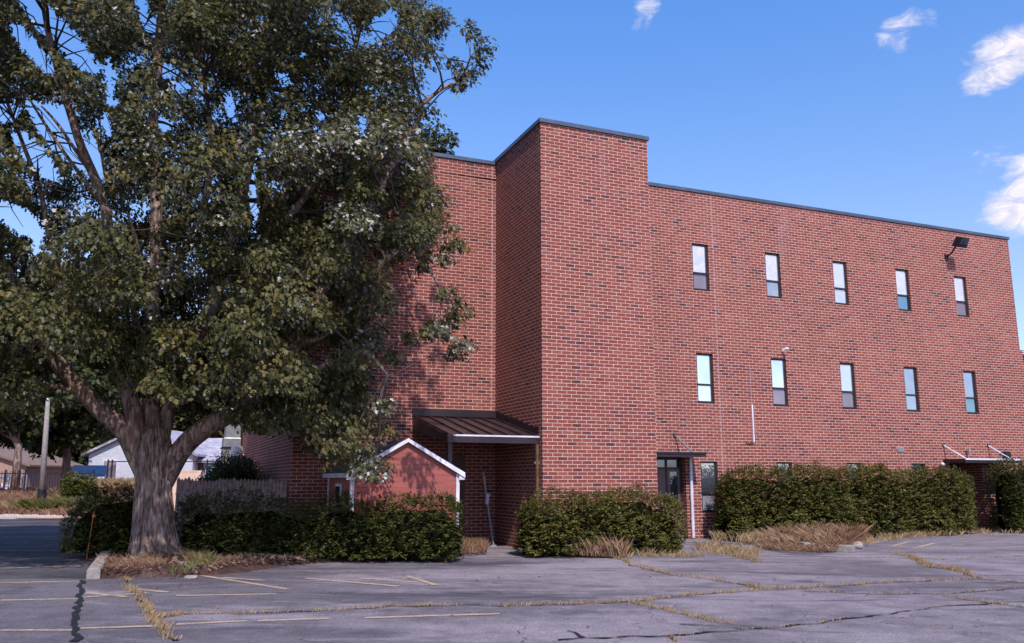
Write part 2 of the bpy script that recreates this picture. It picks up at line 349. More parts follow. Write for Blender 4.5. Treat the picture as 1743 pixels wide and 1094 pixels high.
# ------------------------------------------------------------------ mesh helpers
class MB:
    def __init__(s): s.v = []; s.f = []
    def add(s, vs, fs):
        o = len(s.v); s.v += [tuple(float(c) for c in p) for p in vs]; s.f += [tuple(i + o for i in f) for f in fs]; return s
    def box(s, x0, x1, y0, y1, z0, z1):
        return s.add([(x0, y0, z0), (x1, y0, z0), (x1, y1, z0), (x0, y1, z0), (x0, y0, z1), (x1, y0, z1), (x1, y1, z1), (x0, y1, z1)],
                     [(0, 3, 2, 1), (4, 5, 6, 7), (0, 1, 5, 4), (1, 2, 6, 5), (2, 3, 7, 6), (3, 0, 4, 7)])
    def prism(s, poly, z0, z1):                     # poly counter-clockwise in xy
        n = len(poly)
        vs = [(x, y, z0) for x, y in poly] + [(x, y, z1) for x, y in poly]
        fs = [tuple(range(n - 1, -1, -1)), tuple(range(n, 2 * n))] + [(i, (i + 1) % n, n + (i + 1) % n, n + i) for i in range(n)]
        return s.add(vs, fs)
    def extr(s, poly, off):                         # 3D polygon extruded by vector
        n = len(poly); off = np.array(off)
        vs = [tuple(p) for p in poly] + [tuple(np.array(p) + off) for p in poly]
        fs = [tuple(range(n - 1, -1, -1)), tuple(range(n, 2 * n))] + [(i, (i + 1) % n, n + (i + 1) % n, n + i) for i in range(n)]
        return s.add(vs, fs)
    def tube(s, pts, rad, k=8, cap=True):
        pts = [np.array(p, float) for p in pts]
        if not hasattr(rad, '__len__'): rad = [rad] * len(pts)
        o = len(s.v); prev = None
        for i, p in enumerate(pts):
            d = pts[min(i + 1, len(pts) - 1)] - pts[max(i - 1, 0)]; d = d / (np.linalg.norm(d) + 1e-9)
            if prev is None:
                a = np.cross(d, (0, 0, 1.0)) if abs(d[2]) < 0.9 else np.cross(d, (1.0, 0, 0))
            else: a = prev - d * (prev @ d)
            a = a / (np.linalg.norm(a) + 1e-9); prev = a; b = np.cross(d, a)
            for j in range(k):
                t = 2 * math.pi * j / k
                q = p + (a * math.cos(t) + b * math.sin(t)) * rad[i]; s.v.append((float(q[0]), float(q[1]), float(q[2])))
        for i in range(len(pts) - 1):
            for j in range(k):
                s.f.append((o + i * k + j, o + i * k + (j + 1) % k, o + (i + 1) * k + (j + 1) % k, o + (i + 1) * k + j))
        if cap:
            s.f.append(tuple(o + j for j in range(k - 1, -1, -1))); e = o + (len(pts) - 1) * k; s.f.append(tuple(e + j for j in range(k)))
        return s
    def build(s, name, m, parent=None, smooth=False, bevel=0.0, loc=None):
        me = bpy.data.meshes.new(name); me.from_pydata(s.v, [], s.f); me.update()
        uvl = me.uv_layers.new(name='UVMap')
        for p in me.polygons:
            nx, ny, nz = abs(p.normal.x), abs(p.normal.y), abs(p.normal.z)
            for li in p.loop_indices:
                c = me.vertices[me.loops[li].vertex_index].co
                uvl.data[li].uv = (c.y, c.z) if nx >= ny and nx > nz * 1.2 else ((c.x, c.z) if ny > nz * 1.2 else (c.x, c.y * 1.15))
            p.use_smooth = smooth
        me.materials.append(M[m] if isinstance(m, str) else m)
        o = bpy.data.objects.new(name, me); C.objects.link(o)
        if parent is not None: o.parent = parent
        if loc is not None: o.location = loc
        if bevel:
            b = o.modifiers.new('bevel', 'BEVEL'); b.width = bevel; b.segments = 2; b.limit_method = 'ANGLE'
        return o

def npmesh(name, V, Fq, m, parent=None):
    """V (n,3) ; Fq (f,k) faces of k corners"""
    me = bpy.data.meshes.new(name); V = np.ascontiguousarray(V, np.float32); Fq = np.ascontiguousarray(Fq, np.int32)
    me.vertices.add(len(V)); me.vertices.foreach_set('co', V.ravel())
    k = Fq.shape[1]; me.loops.add(Fq.size); me.loops.foreach_set('vertex_index', Fq.ravel())
    me.polygons.add(len(Fq)); me.polygons.foreach_set('loop_start', np.arange(0, Fq.size, k, dtype=np.int32))
    me.polygons.foreach_set('loop_total', np.full(len(Fq), k, np.int32)); me.update(calc_edges=True)
    me.materials.append(M[m]); o = bpy.data.objects.new(name, me); C.objects.link(o)
    if parent is not None: o.parent = parent
    return o

def tag(o, label=None, cat=None, group=None, kind=None):
    if label: o['label'] = label
    if cat: o['category'] = cat
    if group: o['group'] = group
    if kind: o['kind'] = kind
    return o
def thing(name, label, cat, loc=(0, 0, 0), rz=0.0, group=None):
    o = bpy.data.objects.new(name, None); C.objects.link(o); o.location = loc; o.rotation_euler = (0, 0, rz)
    o.empty_display_size = 0.3
    return tag(o, label, cat, group)
def struct(o): o['kind'] = 'structure'; return o

def unit(a): return a / (np.linalg.norm(a, axis=-1, keepdims=True) + 1e-9)
MAPLE_T = np.array([(0, 0, 0), (.20, .16, .03), (.52, .48, -.12), (.13, .44, .02), (.30, .84, -.08), (0, 1.05, -.18), (-.30, .84, -.08), (-.13, .44, .02), (-.52, .48, -.12), (-.20, .16, .03)])
MAPLE_F = np.array([(0, 1, 2, 3), (0, 3, 4, 5), (0, 5, 6, 7), (0, 7, 8, 9)])
KITE_T = np.array([(0, 0, 0), (.27, .45, -.03), (0, 1.0, -.10), (-.27, .45, -.03)]); KITE_F = np.array([(0, 1, 2, 3)])
def leaves(name, P, tip, nor, size, m, parent=None, tmpl='maple'):
    T, Fc = (MAPLE_T, MAPLE_F) if tmpl == 'maple' else (KITE_T, KITE_F)
    tip = unit(tip); nor = unit(nor - tip * (nor * tip).sum(1, keepdims=True)); side = np.cross(tip, nor)
    s = np.asarray(size).reshape(-1, 1, 1)
    V = P[:, None, :] + s * (T[None, :, 0:1] * side[:, None] + T[None, :, 1:2] * tip[:, None] + T[None, :, 2:3] * nor[:, None])
    k = len(T); Fq = (np.arange(len(P)) * k)[:, None, None] + Fc[None]
    return npmesh(name, V.reshape(-1, 3), Fq.reshape(-1, Fc.shape[1]), m, parent)

def inpoly(pts, poly):
    x, y = pts[:, 0], pts[:, 1]; r = np.zeros(len(pts), bool); n = len(poly)
    for i in range(n):
        x0, y0 = poly[i]; x1, y1 = poly[(i + 1) % n]
        if y0 == y1: continue
        c = ((y0 > y) != (y1 > y)) & (x < (x1 - x0) * (y - y0) / (y1 - y0) + x0); r ^= c
    return r

# ------------------------------------------------------------------ building frame
P0 = np.array([0.669, 18.628, 0.0]); RZ = math.atan2(0.38357, 0.92351)
D = np.array([0.92351, 0.38357, 0.0]); N = np.array([-0.38357, 0.92351, 0.0])
def loc2w(u, v, z=0.0): return P0 + D * u + N * v + np.array([0, 0, z])
rs = np.random.RandomState(7); random.seed(7)
exec_order = []

# ------------------------------------------------------------------ ground
g = MB(); g.add([(-400, -120, 0), (400, -120, 0), (400, 700, 0), (-400, 700, 0)], [(0, 1, 2, 3)])
struct(g.build('ground', 'dirt'))
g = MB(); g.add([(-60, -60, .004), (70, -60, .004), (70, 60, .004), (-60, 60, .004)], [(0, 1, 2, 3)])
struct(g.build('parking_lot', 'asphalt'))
a0 = gnd(118, 1094); a1 = gnd(145, 986); a2 = a1 + N * 22
g = MB(); A = a0 - (a1 - a0) * 4
g.add([(-60, A[1], .008), (A[0], A[1], .008), (a1[0], a1[1], .008), (-60, a1[1], .008)], [(0, 1, 2, 3)])
struct(g.build('worn_parking_bay_surface', 'oldleft'))
g = MB(); g.add([(-60, a1[1], .008), (a1[0], a1[1], .008), (a2[0], a2[1], .008), (-60, a2[1] - 0.0, .008)], [(0, 1, 2, 3)])
struct(g.build('sealed_parking_surface', 'newasphalt'))

# garden bank rising beyond the far lot
nx, ny = 90, 40; vs = []
for j in range(ny + 1):
    for i in range(nx + 1):
        t = j / ny; x = -75 + 65.5 * i / nx
        e = 33.6 + (-x - 18.3) * 0.44
        y = e + t * t * 120
        hgt = 0.03 + 0.9 * min(1, max(0, (y - e) / 9.5)) ** 0.85
        hgt += 0.10 * mn.noise(Vector((x * .5, y * .5, 0))) * min(1, (y - e) / 2)
        vs.append((x, y, hgt))
g = MB(); g.add(vs, [(j * (nx + 1) + i, j * (nx + 1) + i + 1, (j + 1) * (nx + 1) + i + 1, (j + 1) * (nx + 1) + i) for j in range(ny) for i in range(nx)])
o = struct(g.build('garden_bank', 'garden', smooth=True))
def bank_z(x, y):
    e = 33.6 + (-x - 18.3) * 0.44
    return 0.03 + 0.9 * min(1, max(0, (y - e) / 9.5)) ** 0.85 if y > e else 0.0

def bed(name, poly, hmax, slope, m, res=0.16, sd=1, nz=0.03):
    poly = [np.array(p[:2]) for p in poly]; P = np.array(poly)
    x0, y0 = P.min(0) - .2; x1, y1 = P.max(0) + .2
    nx = int((x1 - x0) / res) + 1; ny = int((y1 - y0) / res) + 1
    X, Y = np.meshgrid(x0 + np.arange(nx) * res, y0 + np.arange(ny) * res); pts = np.stack([X.ravel(), Y.ravel()], 1)
    ins = inpoly(pts, poly); dist = np.full(len(pts), 9.0)
    for i in range(len(poly)):
        a, b = poly[i], poly[(i + 1) % len(poly)]; ab = b - a
        t = np.clip(((pts - a) @ ab) / (ab @ ab), 0, 1); dist = np.minimum(dist, np.linalg.norm(pts - (a + t[:, None] * ab), axis=1))
    dist = np.where(ins, dist, -dist)
    z = []
    for (x, y), d in zip(pts, dist):
        n = mn.noise(Vector((x * 1.3, y * 1.3, sd)))
        d += 0.12 * mn.noise(Vector((x * 2.2, y * 2.2, sd + 9)))
        z.append(min(hmax, d * slope) + nz * n * min(1, max(0, d * 3)) if d > -.1 else -0.1)
    V = np.column_stack([pts, z]); keep = dist > -0.3; idx = -np.ones(len(pts), int); idx[keep] = np.arange(keep.sum())
    fs = []
    for j in range(ny - 1):
        for i in range(nx - 1):
            q = (j * nx + i, j * nx + i + 1, (j + 1) * nx + i + 1, (j + 1) * nx + i)
            if all(keep[k] for k in q): fs.append(tuple(idx[k] for k in q))
    g = MB(); g.add(V[keep], fs); o = g.build(name, m, smooth=True); struct(o); return o

bedL = [gnd(*p) for p in [(150, 986), (240, 984), (330, 982), (420, 974), (500, 962), (580, 956), (700, 951), (790, 944), (828, 940)]] + [np.array([-0.9, 19.6, 0]), np.array([-4.6, 19.8, 0]), np.array([-11.8, 24.0, 0])]
bed('mulch_bed', bedL, 0.12, 0.35, 'mulch', sd=3)
bedT = [gnd(*p) for p in [(868, 932), (905, 940), (960, 946), (1040, 948), (1120, 945), (1165, 936), (1160, 925)]] + [loc2w(2.86, -.05), loc2w(-.3, -.05)]
bed('entrance_planting_bed', bedT, 0.09, 0.3, 'dirt', res=.12, sd=5)
bedR = [gnd(*p) for p in [(1205, 917), (1260, 921), (1300, 936), (1400, 941), (1450, 937), (1475, 922), (1500, 913), (1600, 909), (1685, 905)]] + [loc2w(16.2, 2.4), loc2w(6.2, 2.4)]
bed('hedge_planting_bed', bedR, 0.05, 0.2, 'dirt', res=.14, sd=8)

# painted lines ------------------------------------------------
def strip(pts, wid, z=0.012, jit=0.0):
    pts = [np.array(p, float) for p in pts]; vs = []
    for i, p in enumerate(pts):
        d = pts[min(i + 1, len(pts) - 1)] - pts[max(i - 1, 0)]; d = d / np.linalg.norm(d); s = np.array([-d[1], d[0], 0])
        wd = wid * (1 + jit * random.uniform(-1, 1))
        vs += [p + s * wd / 2 + (0, 0, z), p - s * wd / 2 + (0, 0, z)]
    return vs, [(2 * i, 2 * i + 1, 2 * i + 3, 2 * i + 2) for i in range(len(pts) - 1)]
lines_px = [((0, 1074), (124, 1074)), ((136, 1071), (265, 1067)), ((300, 1064), (420, 1058)), ((440, 1058), (560, 1054)), ((620, 1053), (850, 1046)),
            ((0, 1023), (133, 1020)), ((142, 1018), (250, 1010)), ((0, 993), (140, 990)), ((147, 1010), (215, 1017)),
            ((225, 1003), (285, 1009)), ((340, 980), (490, 1004)), ((380, 984), (450, 989)), ((520, 985), (678, 999)),
            ((612, 985), (712, 992)), ((692, 981), (742, 997)), ((300, 1015), (470, 1012)),
            ((0, 968), (137, 964)), ((0, 952), (140, 950)), ((0, 938), (141, 937)), ((0, 925), (141, 924.5)), ((0, 914), (140, 913)),
            ((0, 905), (140, 904)), ((0, 895.5), (140, 896)),
            ((1478, 926), (1512, 919)), ((1520, 930), (1548, 922)), ((1556, 934), (1590, 925)), ((1618, 928), (1640, 927)), ((1500, 931), (1640, 934)), ((1630, 918), (1743, 916))]
g = MB()
for a, b in lines_px:
    A, B = gnd(*a), gnd(*b); g.add(*strip([A + (B - A) * t for t in np.linspace(0, 1, 6)], 0.10, 0.0125))
struct(g.build('painted_parking_lines', 'paint'))

def fineline(px, n=10, wob=0.05):
    P = [gnd(*p) for p in px]; out = []
    for a, b in zip(P[:-1], P[1:]):
        L = np.linalg.norm(b - a); k = max(2, int(L / 0.09))
        for i in range(k):
            q = a + (b - a) * i / k
            out.append(q + np.array([mn.noise(Vector((q[0] * 3.1, q[1] * 3.1, 1))), mn.noise(Vector((q[0] * 3.1, q[1] * 3.1, 7))), 0]) * wob * 2)
    out.append(P[-1]); return out
cracks = [  # pixel path, grass density, width, straw height
    ([(310, 1046), (400, 1046), (516, 1042), (600, 1038), (671, 1034), (760, 1031), (860, 1032), (960, 1030), (1078, 1025), (1215, 1010), (1367, 1002), (1519, 992), (1665, 986), (1743, 993)], 1.0, .03, .07),
    ([(1524, 944), (1545, 947), (1584, 966), (1630, 971), (1665, 985)], 1.6, .04, .10),
    ([(1078, 1027), (1144, 1043), (1194, 1053), (1215, 1061), (1260, 1063)], 1.2, .03, .07),
    ([(961, 1091), (992, 1087), (1134, 1084), (1265, 1073), (1367, 1065), (1493, 1048), (1620, 1032), (1701, 1028)], .4, .045, .04),
    ([(1367, 1007), (1493, 1012), (1610, 1012), (1743, 1002)], .5, .03, .05),
    ([(1615, 1016), (1681, 1027), (1743, 1035)], .7, .03, .06),
    ([(1037, 944), (1078, 964), (1139, 978), (1189, 985), (1240, 992), (1286, 1001), (1340, 1003)], 1.0, .03, .09),
    ([(206, 985), (227, 1005), (240, 1022), (258, 1052), (279, 1077), (300, 1092)], 1.3, .05, .08),
    ([(258, 1056), (285, 1050), (310, 1046)], 1.8, .03, .09),
    ([(961, 1075), (985, 1080), (992, 1087)], 0.0, .05, 0),
    ([(1134, 1084), (1150, 1094)], .8, .03, .05),
    ([(1160, 1064), (1215, 1066), (1265, 1073)], .2, .03, .04),
    ([(1200, 935), (1240, 944), (1290, 957)], 2.0, .03, .12),
    ([(1060, 940), (1110, 948), (1170, 948), (1200, 946)], 1.6, .02, .10),
    ([(1400, 951), (1500, 950), (1600, 953), (1743, 947)], .5, .02, .05),
]
crk = MB(); GP = []; GH = []
for px, dens, wd, hh in cracks:
    fl = fineline(px); crk.add(*strip(fl, wd * .8, 0.0145, .9))
    fl = np.array(fl)
    if dens > 0:
        L = np.linalg.norm(np.diff(fl, axis=0), axis=1).sum(); n = int(L * 190 * dens)
        t = rs.rand(n) * (len(fl) - 1.001); i = t.astype(int)
        q = fl[i] + (fl[i + 1] - fl[i]) * (t - i)[:, None]
        msk = np.array([mn.noise(Vector((a[0] * 1.1, a[1] * 1.1, 4))) for a in q]) + rs.rand(n) * .8
        keep = msk > 0.16; q = q[keep]
        q[:, :2] += rs.randn(len(q), 2) * (.018 + .016 * dens); GP.append(q); GH.append(hh * rs.uniform(.25, .85, len(q)))
struct(crk.build('pavement_cracks', 'tar'))
g = MB(); tarline = fineline([(142, 989), (137, 1010), (132, 1041), (128, 1065), (124, 1094)], wob=.035)
g.add(*strip(tarline, .065, 0.0165, .35)); struct(g.build('tar_seam', 'tar'))

def grass(name, P, Hh, m, lean=0.6, wid=0.006, label=None, kind='stuff', parent=None):
    n = len(P); P = np.array(P, float); Hh = np.asarray(Hh)
    a = rs.rand(n) * 6.283; dirn_ = np.stack([np.cos(a), np.sin(a), np.zeros(n)], 1); sd = np.stack([-np.sin(a + 1), np.cos(a + 1), np.zeros(n)], 1)
    l = rs.uniform(.1, lean * 1.6, n)[:, None]; wv = wid * rs.uniform(.6, 1.5, n)[:, None]
    h = Hh[:, None] * np.array([0, 0, 1.0])
    V = np.stack([P - sd * wv, P + sd * wv, P + h * .6 + dirn_ * l * Hh[:, None] * .4 + sd * wv * .7, P + h + dirn_ * l * Hh[:, None]], 1)
    o = npmesh(name, V.reshape(-1, 3), (np.arange(n) * 4)[:, None] + np.array([[0, 1, 2, 3]]), m, parent)
    if kind: o['kind'] = kind
    if label: o['label'] = label
    return o
P = np.concatenate(GP); P[:, 2] = .01
o = grass('crack_grass', P, np.concatenate(GH), 'straw', wid=.0038); tag(o, 'dry straw grass growing along the asphalt cracks', 'grass')

def polypts(px, n, z=0.05, world=False):
    poly = [np.array(p[:2]) if world else gnd(*p)[:2] for p in px]; A = np.array(poly); lo, hi = A.min(0), A.max(0)
    pts = lo + rs.rand(n * 4, 2) * (hi - lo); pts = pts[inpoly(pts, poly)][:n]
    return np.column_stack([pts, np.full(len(pts), z)])
def tufty(P, s=1.2, thr=0.0):
    m = np.array([mn.noise(Vector((p[0] * s, p[1] * s, 2.2))) for p in P]); return P[m + rs.rand(len(P)) * .5 - .2 > thr + .05]
# weeds at the foot of the beds
Q = polypts([(922, 930), (920, 945), (1000, 950), (1065, 952), (1065, 936), (1000, 930)], 9000, .04); o = grass('tall_dry_weeds', Q, rs.uniform(.06, .36, len(Q)) * np.array([.65 + .8 * abs(mn.noise(Vector((p[0] * 2.3, p[1] * 2.3, 1)))) * 1.4 for p in Q]), 'rust', .5, .0038)
tag(o, 'reddish dry weeds in front of the tower bush', 'weeds')
TW = Q
Q = tufty(polypts([(1065, 952), (1070, 938), (1165, 935), (1215, 925), (1300, 938), (1290, 950)], 3200, .02), 1.5, .05); o = grass('low_dry_weeds', Q, rs.uniform(.04, .16, len(Q)), 'straw', .7, .0038)
tag(o, 'low straw weeds scattered near the downspout', 'weeds')
Q = tufty(polypts([(1208, 915), (1215, 925), (1300, 930), (1300, 912), (1260, 908)], 3500), 1.4); o = grass('pale_grass_tufts', Q, rs.uniform(.06, .26, len(Q)), 'straw', .6, .0038)
tag(o, 'pale grass tufts beside the big hedge', 'grass')
Q = polypts([(1292, 934), (1300, 914), (1330, 905), (1420, 905), (1450, 912), (1462, 930), (1420, 942), (1340, 943)], 34000, .05); Qc = Q[:, :2].mean(0); dn = np.linalg.norm((Q[:, :2] - Qc) / (Q[:, :2].std(0) * 2.0), axis=1)
hn = np.array([.75 + .5 * mn.noise(Vector((p[0] * 2.1, p[1] * 2.1, 6))) for p in Q])
Qm, Qh = Q.copy(), np.maximum(.05, (1.02 - .72 * np.clip(dn, 0, 1) ** 2)) * hn * .42
o = grass('rusty_weed_mound', Q, np.maximum(.05, (1.02 - .72 * np.clip(dn, 0, 1) ** 2)) * hn * rs.uniform(.12, .50, len(Q)), 'rust', .95, .0022)
tag(o, 'rust coloured weed mound behind broken kerb', 'weeds')
def seedheads(name, P, h, m, label, n, size=(.012, .032)):
    i = rs.randint(0, len(P), n); q = P[i].copy(); q[:, 2] += np.asarray(h)[i] * rs.uniform(.35, 1.05, n); q[:, :2] += rs.randn(n, 2) * .04
    o = leaves(name, q, rs.randn(n, 3), rs.randn(n, 3), rs.uniform(*size, n), m, None, 'kite'); tag(o, label, 'weeds', kind='stuff')
seedheads('weed_seed_heads', TW, np.full(len(TW), .24), 'rust', 'reddish seed heads over the weeds before the tower bush', 5000)
seedheads('weed_seed_heads', Qm, Qh, 'rust', 'tangled reddish seed heads topping the weed mound by the kerb', 16000)
Q = tufty(polypts([(1460, 935), (1480, 915), (1690, 906), (1743, 905), (1743, 911), (1600, 915), (1490, 925)], 5000, .03), 1.6, .05); o = grass('verge_grass', Q, rs.uniform(.05, .17, len(Q)), 'straw', .7, .0038)
tag(o, 'thin straw verge below the right hedge', 'grass')
Q = polypts([(775, 948), (828, 945), (826, 932), (785, 928)], 2600, .05); o = grass('post_weeds', Q, rs.uniform(.04, .22, len(Q)), 'rust', .5, .004)
tag(o, 'straggly weeds around the leaning metal post', 'weeds')
Q = tufty(polypts([(160, 982), (330, 980), (480, 962), (600, 953), (700, 948), (560, 950), (400, 955), (170, 955)], 6500, .08), 1.5, .12); o = grass('bed_weeds', Q, rs.uniform(.03, .16, len(Q)), 'rust', .8, .004)
tag(o, 'small dry weeds over the mulch by the tree', 'weeds')
Q = tufty(polypts([(230, 990), (330, 985), (300, 950), (340, 945), (370, 975)], 620, .09), 2.5, .1); o = grass('green_sprigs', Q, rs.uniform(.05, .22, len(Q)), 'greenweed', .8, .010)
tag(o, 'green sprigs among the tree roots', 'weeds')
# leaf litter on the mulch
Q = polypts([(158, 985), (240, 984), (330, 982), (480, 964), (580, 956), (700, 951), (820, 942), (780, 935), (500, 945), (240, 948), (165, 955)], 5200, .12)
Q[:, 2] = .105 + rs.rand(len(Q)) * .05
o = leaves('leaf_litter', Q, rs.randn(len(Q), 3) * (1, 1, .25), np.array([0, 0, 1.]) + rs.randn(len(Q), 3) * .35, rs.uniform(.025, .07, len(Q)), 'brownleaf'); tag(o, 'brown fallen leaves on the mulch bed', 'leaves', kind='stuff')
Q = np.concatenate([polypts([(160, 990), (900, 945), (1300, 960), (1743, 1010), (1743, 1090), (200, 1090)], 110, .02), polypts([(180, 1020), (420, 985), (300, 1000)], 60, .02)])
o = leaves('stray_leaves', Q, rs.randn(len(Q), 3) * (1, 1, .3), np.array([0, 0, 1.]) + rs.randn(len(Q), 3) * .4, rs.uniform(.02, .055, len(Q)), 'brownleaf'); tag(o, 'stray dry leaves scattered on the asphalt', 'leaves', kind='stuff')

# ------------------------------------------------------------------ brick building
bld = thing('brick_building', 'three storey red brick office block with projecting tower and narrow windows', 'building', tuple(P0), RZ)
UW, VW, UR, VB, VM, UT, ZT = -4.93, 2.85, 18.72, 18.7, 2.44, 2.88, 9.62
def wall(name, a, b, z0, z1, holes=(), depth=0.12):
    """vertical brick wall from a to b (outside on the right-hand side of travel a->b), holes = (s0,s1,z0,z1,depth)"""
    a = np.array(a, float); b = np.array(b, float); L = np.linalg.norm(b - a); d = (b - a) / L; inn = np.array([-d[1], d[0]])
    xs = sorted({0, L, *[h[0] for h in holes], *[h[1] for h in holes]}); zs = sorted({z0, z1, *[h[2] for h in holes], *[h[3] for h in holes]})
    m = MB(); P = lambda s, z, t=0.0: (*(a + d * s + inn * t), z)
    for i in range(len(xs) - 1):
        for j in range(len(zs) - 1):
            cx, cz = (xs[i] + xs[i + 1]) / 2, (zs[j] + zs[j + 1]) / 2
            if any(h[0] < cx < h[1] and h[2] < cz < h[3] for h in holes): continue
            m.add([P(xs[i], zs[j]), P(xs[i + 1], zs[j]), P(xs[i + 1], zs[j + 1]), P(xs[i], zs[j + 1])], [(0, 1, 2, 3)])
    for h in holes:
        s0, s1, q0, q1, t = h
        m.add([P(s0, q0), P(s0, q1), P(s0, q1, t), P(s0, q0, t)], [(3, 2, 1, 0)])
        m.add([P(s1, q0), P(s1, q1), P(s1, q1, t), P(s1, q0, t)], [(0, 1, 2, 3)])
        m.add([P(s0, q1), P(s1, q1), P(s1, q1, t), P(s0, q1, t)], [(3, 2, 1, 0)])
        m.add([P(s0, q0), P(s1, q0), P(s1, q0, t), P(s0, q0, t)], [(0, 1, 2, 3)])
    return m.build(name, 'brick', bld)
WU = [5.78 + 2.545 * i for i in range(5)]; WW = 0.55; ROWS = [(0.68, 2.02), (3.60, 4.97), (6.76, 8.11)]
holes = [(u - UT, u - UT + WW, z0, z1, .11) for (z0, z1) in ROWS for u in WU]
holes[4] = (15.0 - UT, 16.35 - UT, .004, 2.04, .9)            # right-hand entrance takes the last ground-floor bay
holes.append((3.45 - UT, 5.3 - UT, .004, 2.12, .26))          # left-hand entrance beside the tower
wall('wall', (UT, VM), (UR, VM), 0, ZT, holes)
wall('wall', (0, 0), (UT, 0), 0, 9.76)
wall('wall', (UT, 0), (UT, VM), 0, 9.76)
wall('wall', (0, VW), (0, 0), 0, 9.76)
wall('wall', (UW, VW), (0, VW), 0, 9.70)
wall('wall', (UW, VB), (UW, VW), 0, 9.70)
wall('wall', (UR, VM), (UR, VB), 0, ZT)
wall('wall', (UR, VB), (UW, VB), 0, ZT)
m = MB(); m.box(UR + .002, UR + .11, VM - .003, 8.0, 0, 5.80); m.build('buttress', 'brick', bld)
m = MB(); m.add([(UW + .05, VW + .05, 9.3), (UR - .05, VM + .05, 9.3), (UR - .05, VB - .05, 9.3), (UW + .05, VB - .05, 9.3)], [(0, 1, 2, 3)])
m.box(.02, UT - .02, .02, VM + 2.0, 9.3, 9.5); m.build('roof', 'darkmetal', bld)
cp = MB()
def cop(x0, x1, y0, y1, z): cp.box(x0, x1, y0, y1, z + .0, z + .095)
cop(UW - .04, -.045, VW - .04, VW + .28, 9.70); cop(UW - .042, UW + .26, VW + .282, VB + .04, 9.70)
cop(-.045, UT + .04, -.045, .25, 9.76); cop(-.044, .25, .252, VW + .26, 9.762); cop(UT - .25, UT + .042, .254, VM + .3, 9.761)
cop(UT + .045, UR + .04, VM - .035, VM + .27, ZT); cop(UR - .26, UR + .042, VM + .272, VB, ZT + .001); cop(UW + .3, UR - .3, VB - .2, VB + .03, ZT)
cp.build('roof_coping', 'coping', bld)
for u, v, z1 in [(6.50, VM - .004, ZT - .01)]:
    MB().box(u, u + .014, v, v + .006, 0, z1).build('expansion_joint', 'joint', bld)
MB().box(-.10, -.086, VW - .004, VW + .004, 3.2, 9.68).build('expansion_joint', 'joint', bld)

panes = {  # (row, column): (upper, lower)
    (2, 0): ('p_mirror', 'p_grey'), (2, 1): ('p_blind', 'p_blue'), (2, 2): ('p_blind', 'p_blind'), (2, 3): ('p_blind', 'p_teal'), (2, 4): ('p_blind', 'p_grey'),
    (1, 0): ('p_mirror', 'p_mirror'), (1, 1): ('p_mirror', 'p_grey'), (1, 2): ('p_blind', 'p_grey'), (1, 3): ('p_blue', 'p_blue'), (1, 4): ('p_blue', 'p_teal'),
    (0, 0): ('p_blue', 'p_blind'), (0, 1): ('p_blue', 'p_grey'), (0, 2): ('p_blue', 'p_grey'), (0, 3): ('p_dark', 'p_grey')}
for (r, c), (mu, ml) in panes.items():
    z0, z1 = ROWS[r]; u0 = WU[c]; u1 = u0 + WW; v0, v1 = VM + .045, VM + .105; zm = z0 + (z1 - z0) * .37
    f = MB(); fw = .052
    f.box(u0 + .002, u0 + fw, v0, v1, z0 + .002, z1 - .002); f.box(u1 - fw, u1 - .002, v0, v1, z0 + .002, z1 - .002)
    f.box(u0 + fw, u1 - fw, v0, v1, z1 - fw, z1 - .002); f.box(u0 + fw, u1 - fw, v0, v1, z0 + .002, z0 + fw); f.box(u0 + fw, u1 - fw, v0 - .008, v1, zm - .03, zm + .022)
    f.box(u0 + .004, u1 - .004, VM - .018, v0 - .002, z0 + .003, z0 + .03)
    wf = f.build('window', 'bronze', bld)
    def pane(za, zb, mm):
        MB().box(u0 + fw - .002, u1 - fw + .002, v0 + .03, v0 + .038, za, zb).build('pane', mm, wf)
    pane(zm + .022, z1 - fw, mu); pane(z0 + fw, zm - .03, ml)
# left-hand entrance: frame, solid leaf and glazed leaf with transom
v = VM + .18
f = MB(); f.box(3.46, 3.52, v, v + .07, .01, 2.115); f.box(5.24, 5.295, v, v + .07, .01, 2.115); f.box(3.52, 5.24, v, v + .07, 2.05, 2.115); f.box(3.52, 5.24, v, v + .07, 1.80, 1.86); f.box(4.80, 4.85, v, v + .07, .01, 2.05)
dd = f.build('entrance_door', 'bronze', bld)
MB().box(3.52, 4.80, v + .02, v + .06, .02, 1.80).build('door_leaf', 'doorgrey', dd)
f = MB(); f.box(4.85, 4.93, v + .015, v + .06, .02, 1.80); f.box(5.16, 5.24, v + .015, v + .06, .02, 1.80); f.box(4.93, 5.16, v + .015, v + .06, .02, .80); f.box(4.93, 5.16, v + .015, v + .06, 1.74, 1.80); f.build('door_leaf', 'doorgrey', dd)
MB().box(4.93, 5.16, v + .03, v + .04, .80, 1.74).build('glass', 'p_dark', dd)
MB().box(3.52, 5.24, v + .03, v + .04, 1.86, 2.05).build('glass', 'p_dark', dd)
MB().tube([(4.76, v - .03, .95), (4.76, v - .03, 1.2)], .012, 6).build('handle', 'galv', dd)
# right-hand entrance
v = VM + .85
f = MB(); f.box(15.01, 15.07, v - .05, v, .01, 2.03); f.box(16.28, 16.34, v - .05, v, .01, 2.03); f.box(15.07, 16.28, v - .05, v, 1.97, 2.03); f.box(15.65, 15.70, v - .05, v, .01, 1.97)
dd = f.build('entrance_door', 'bronze', bld); MB().box(15.07, 15.65, v - .03, v, .02, 1.97).build('door_leaf', 'door', dd); MB().box(15.70, 16.28, v - .03, v - .02, .02, 1.97).build('glass', 'p_dark', dd)
MB().box(15.0, 16.35, v + .04, v + .06, 0.0, 2.1).build('back_panel', 'dark', bld)
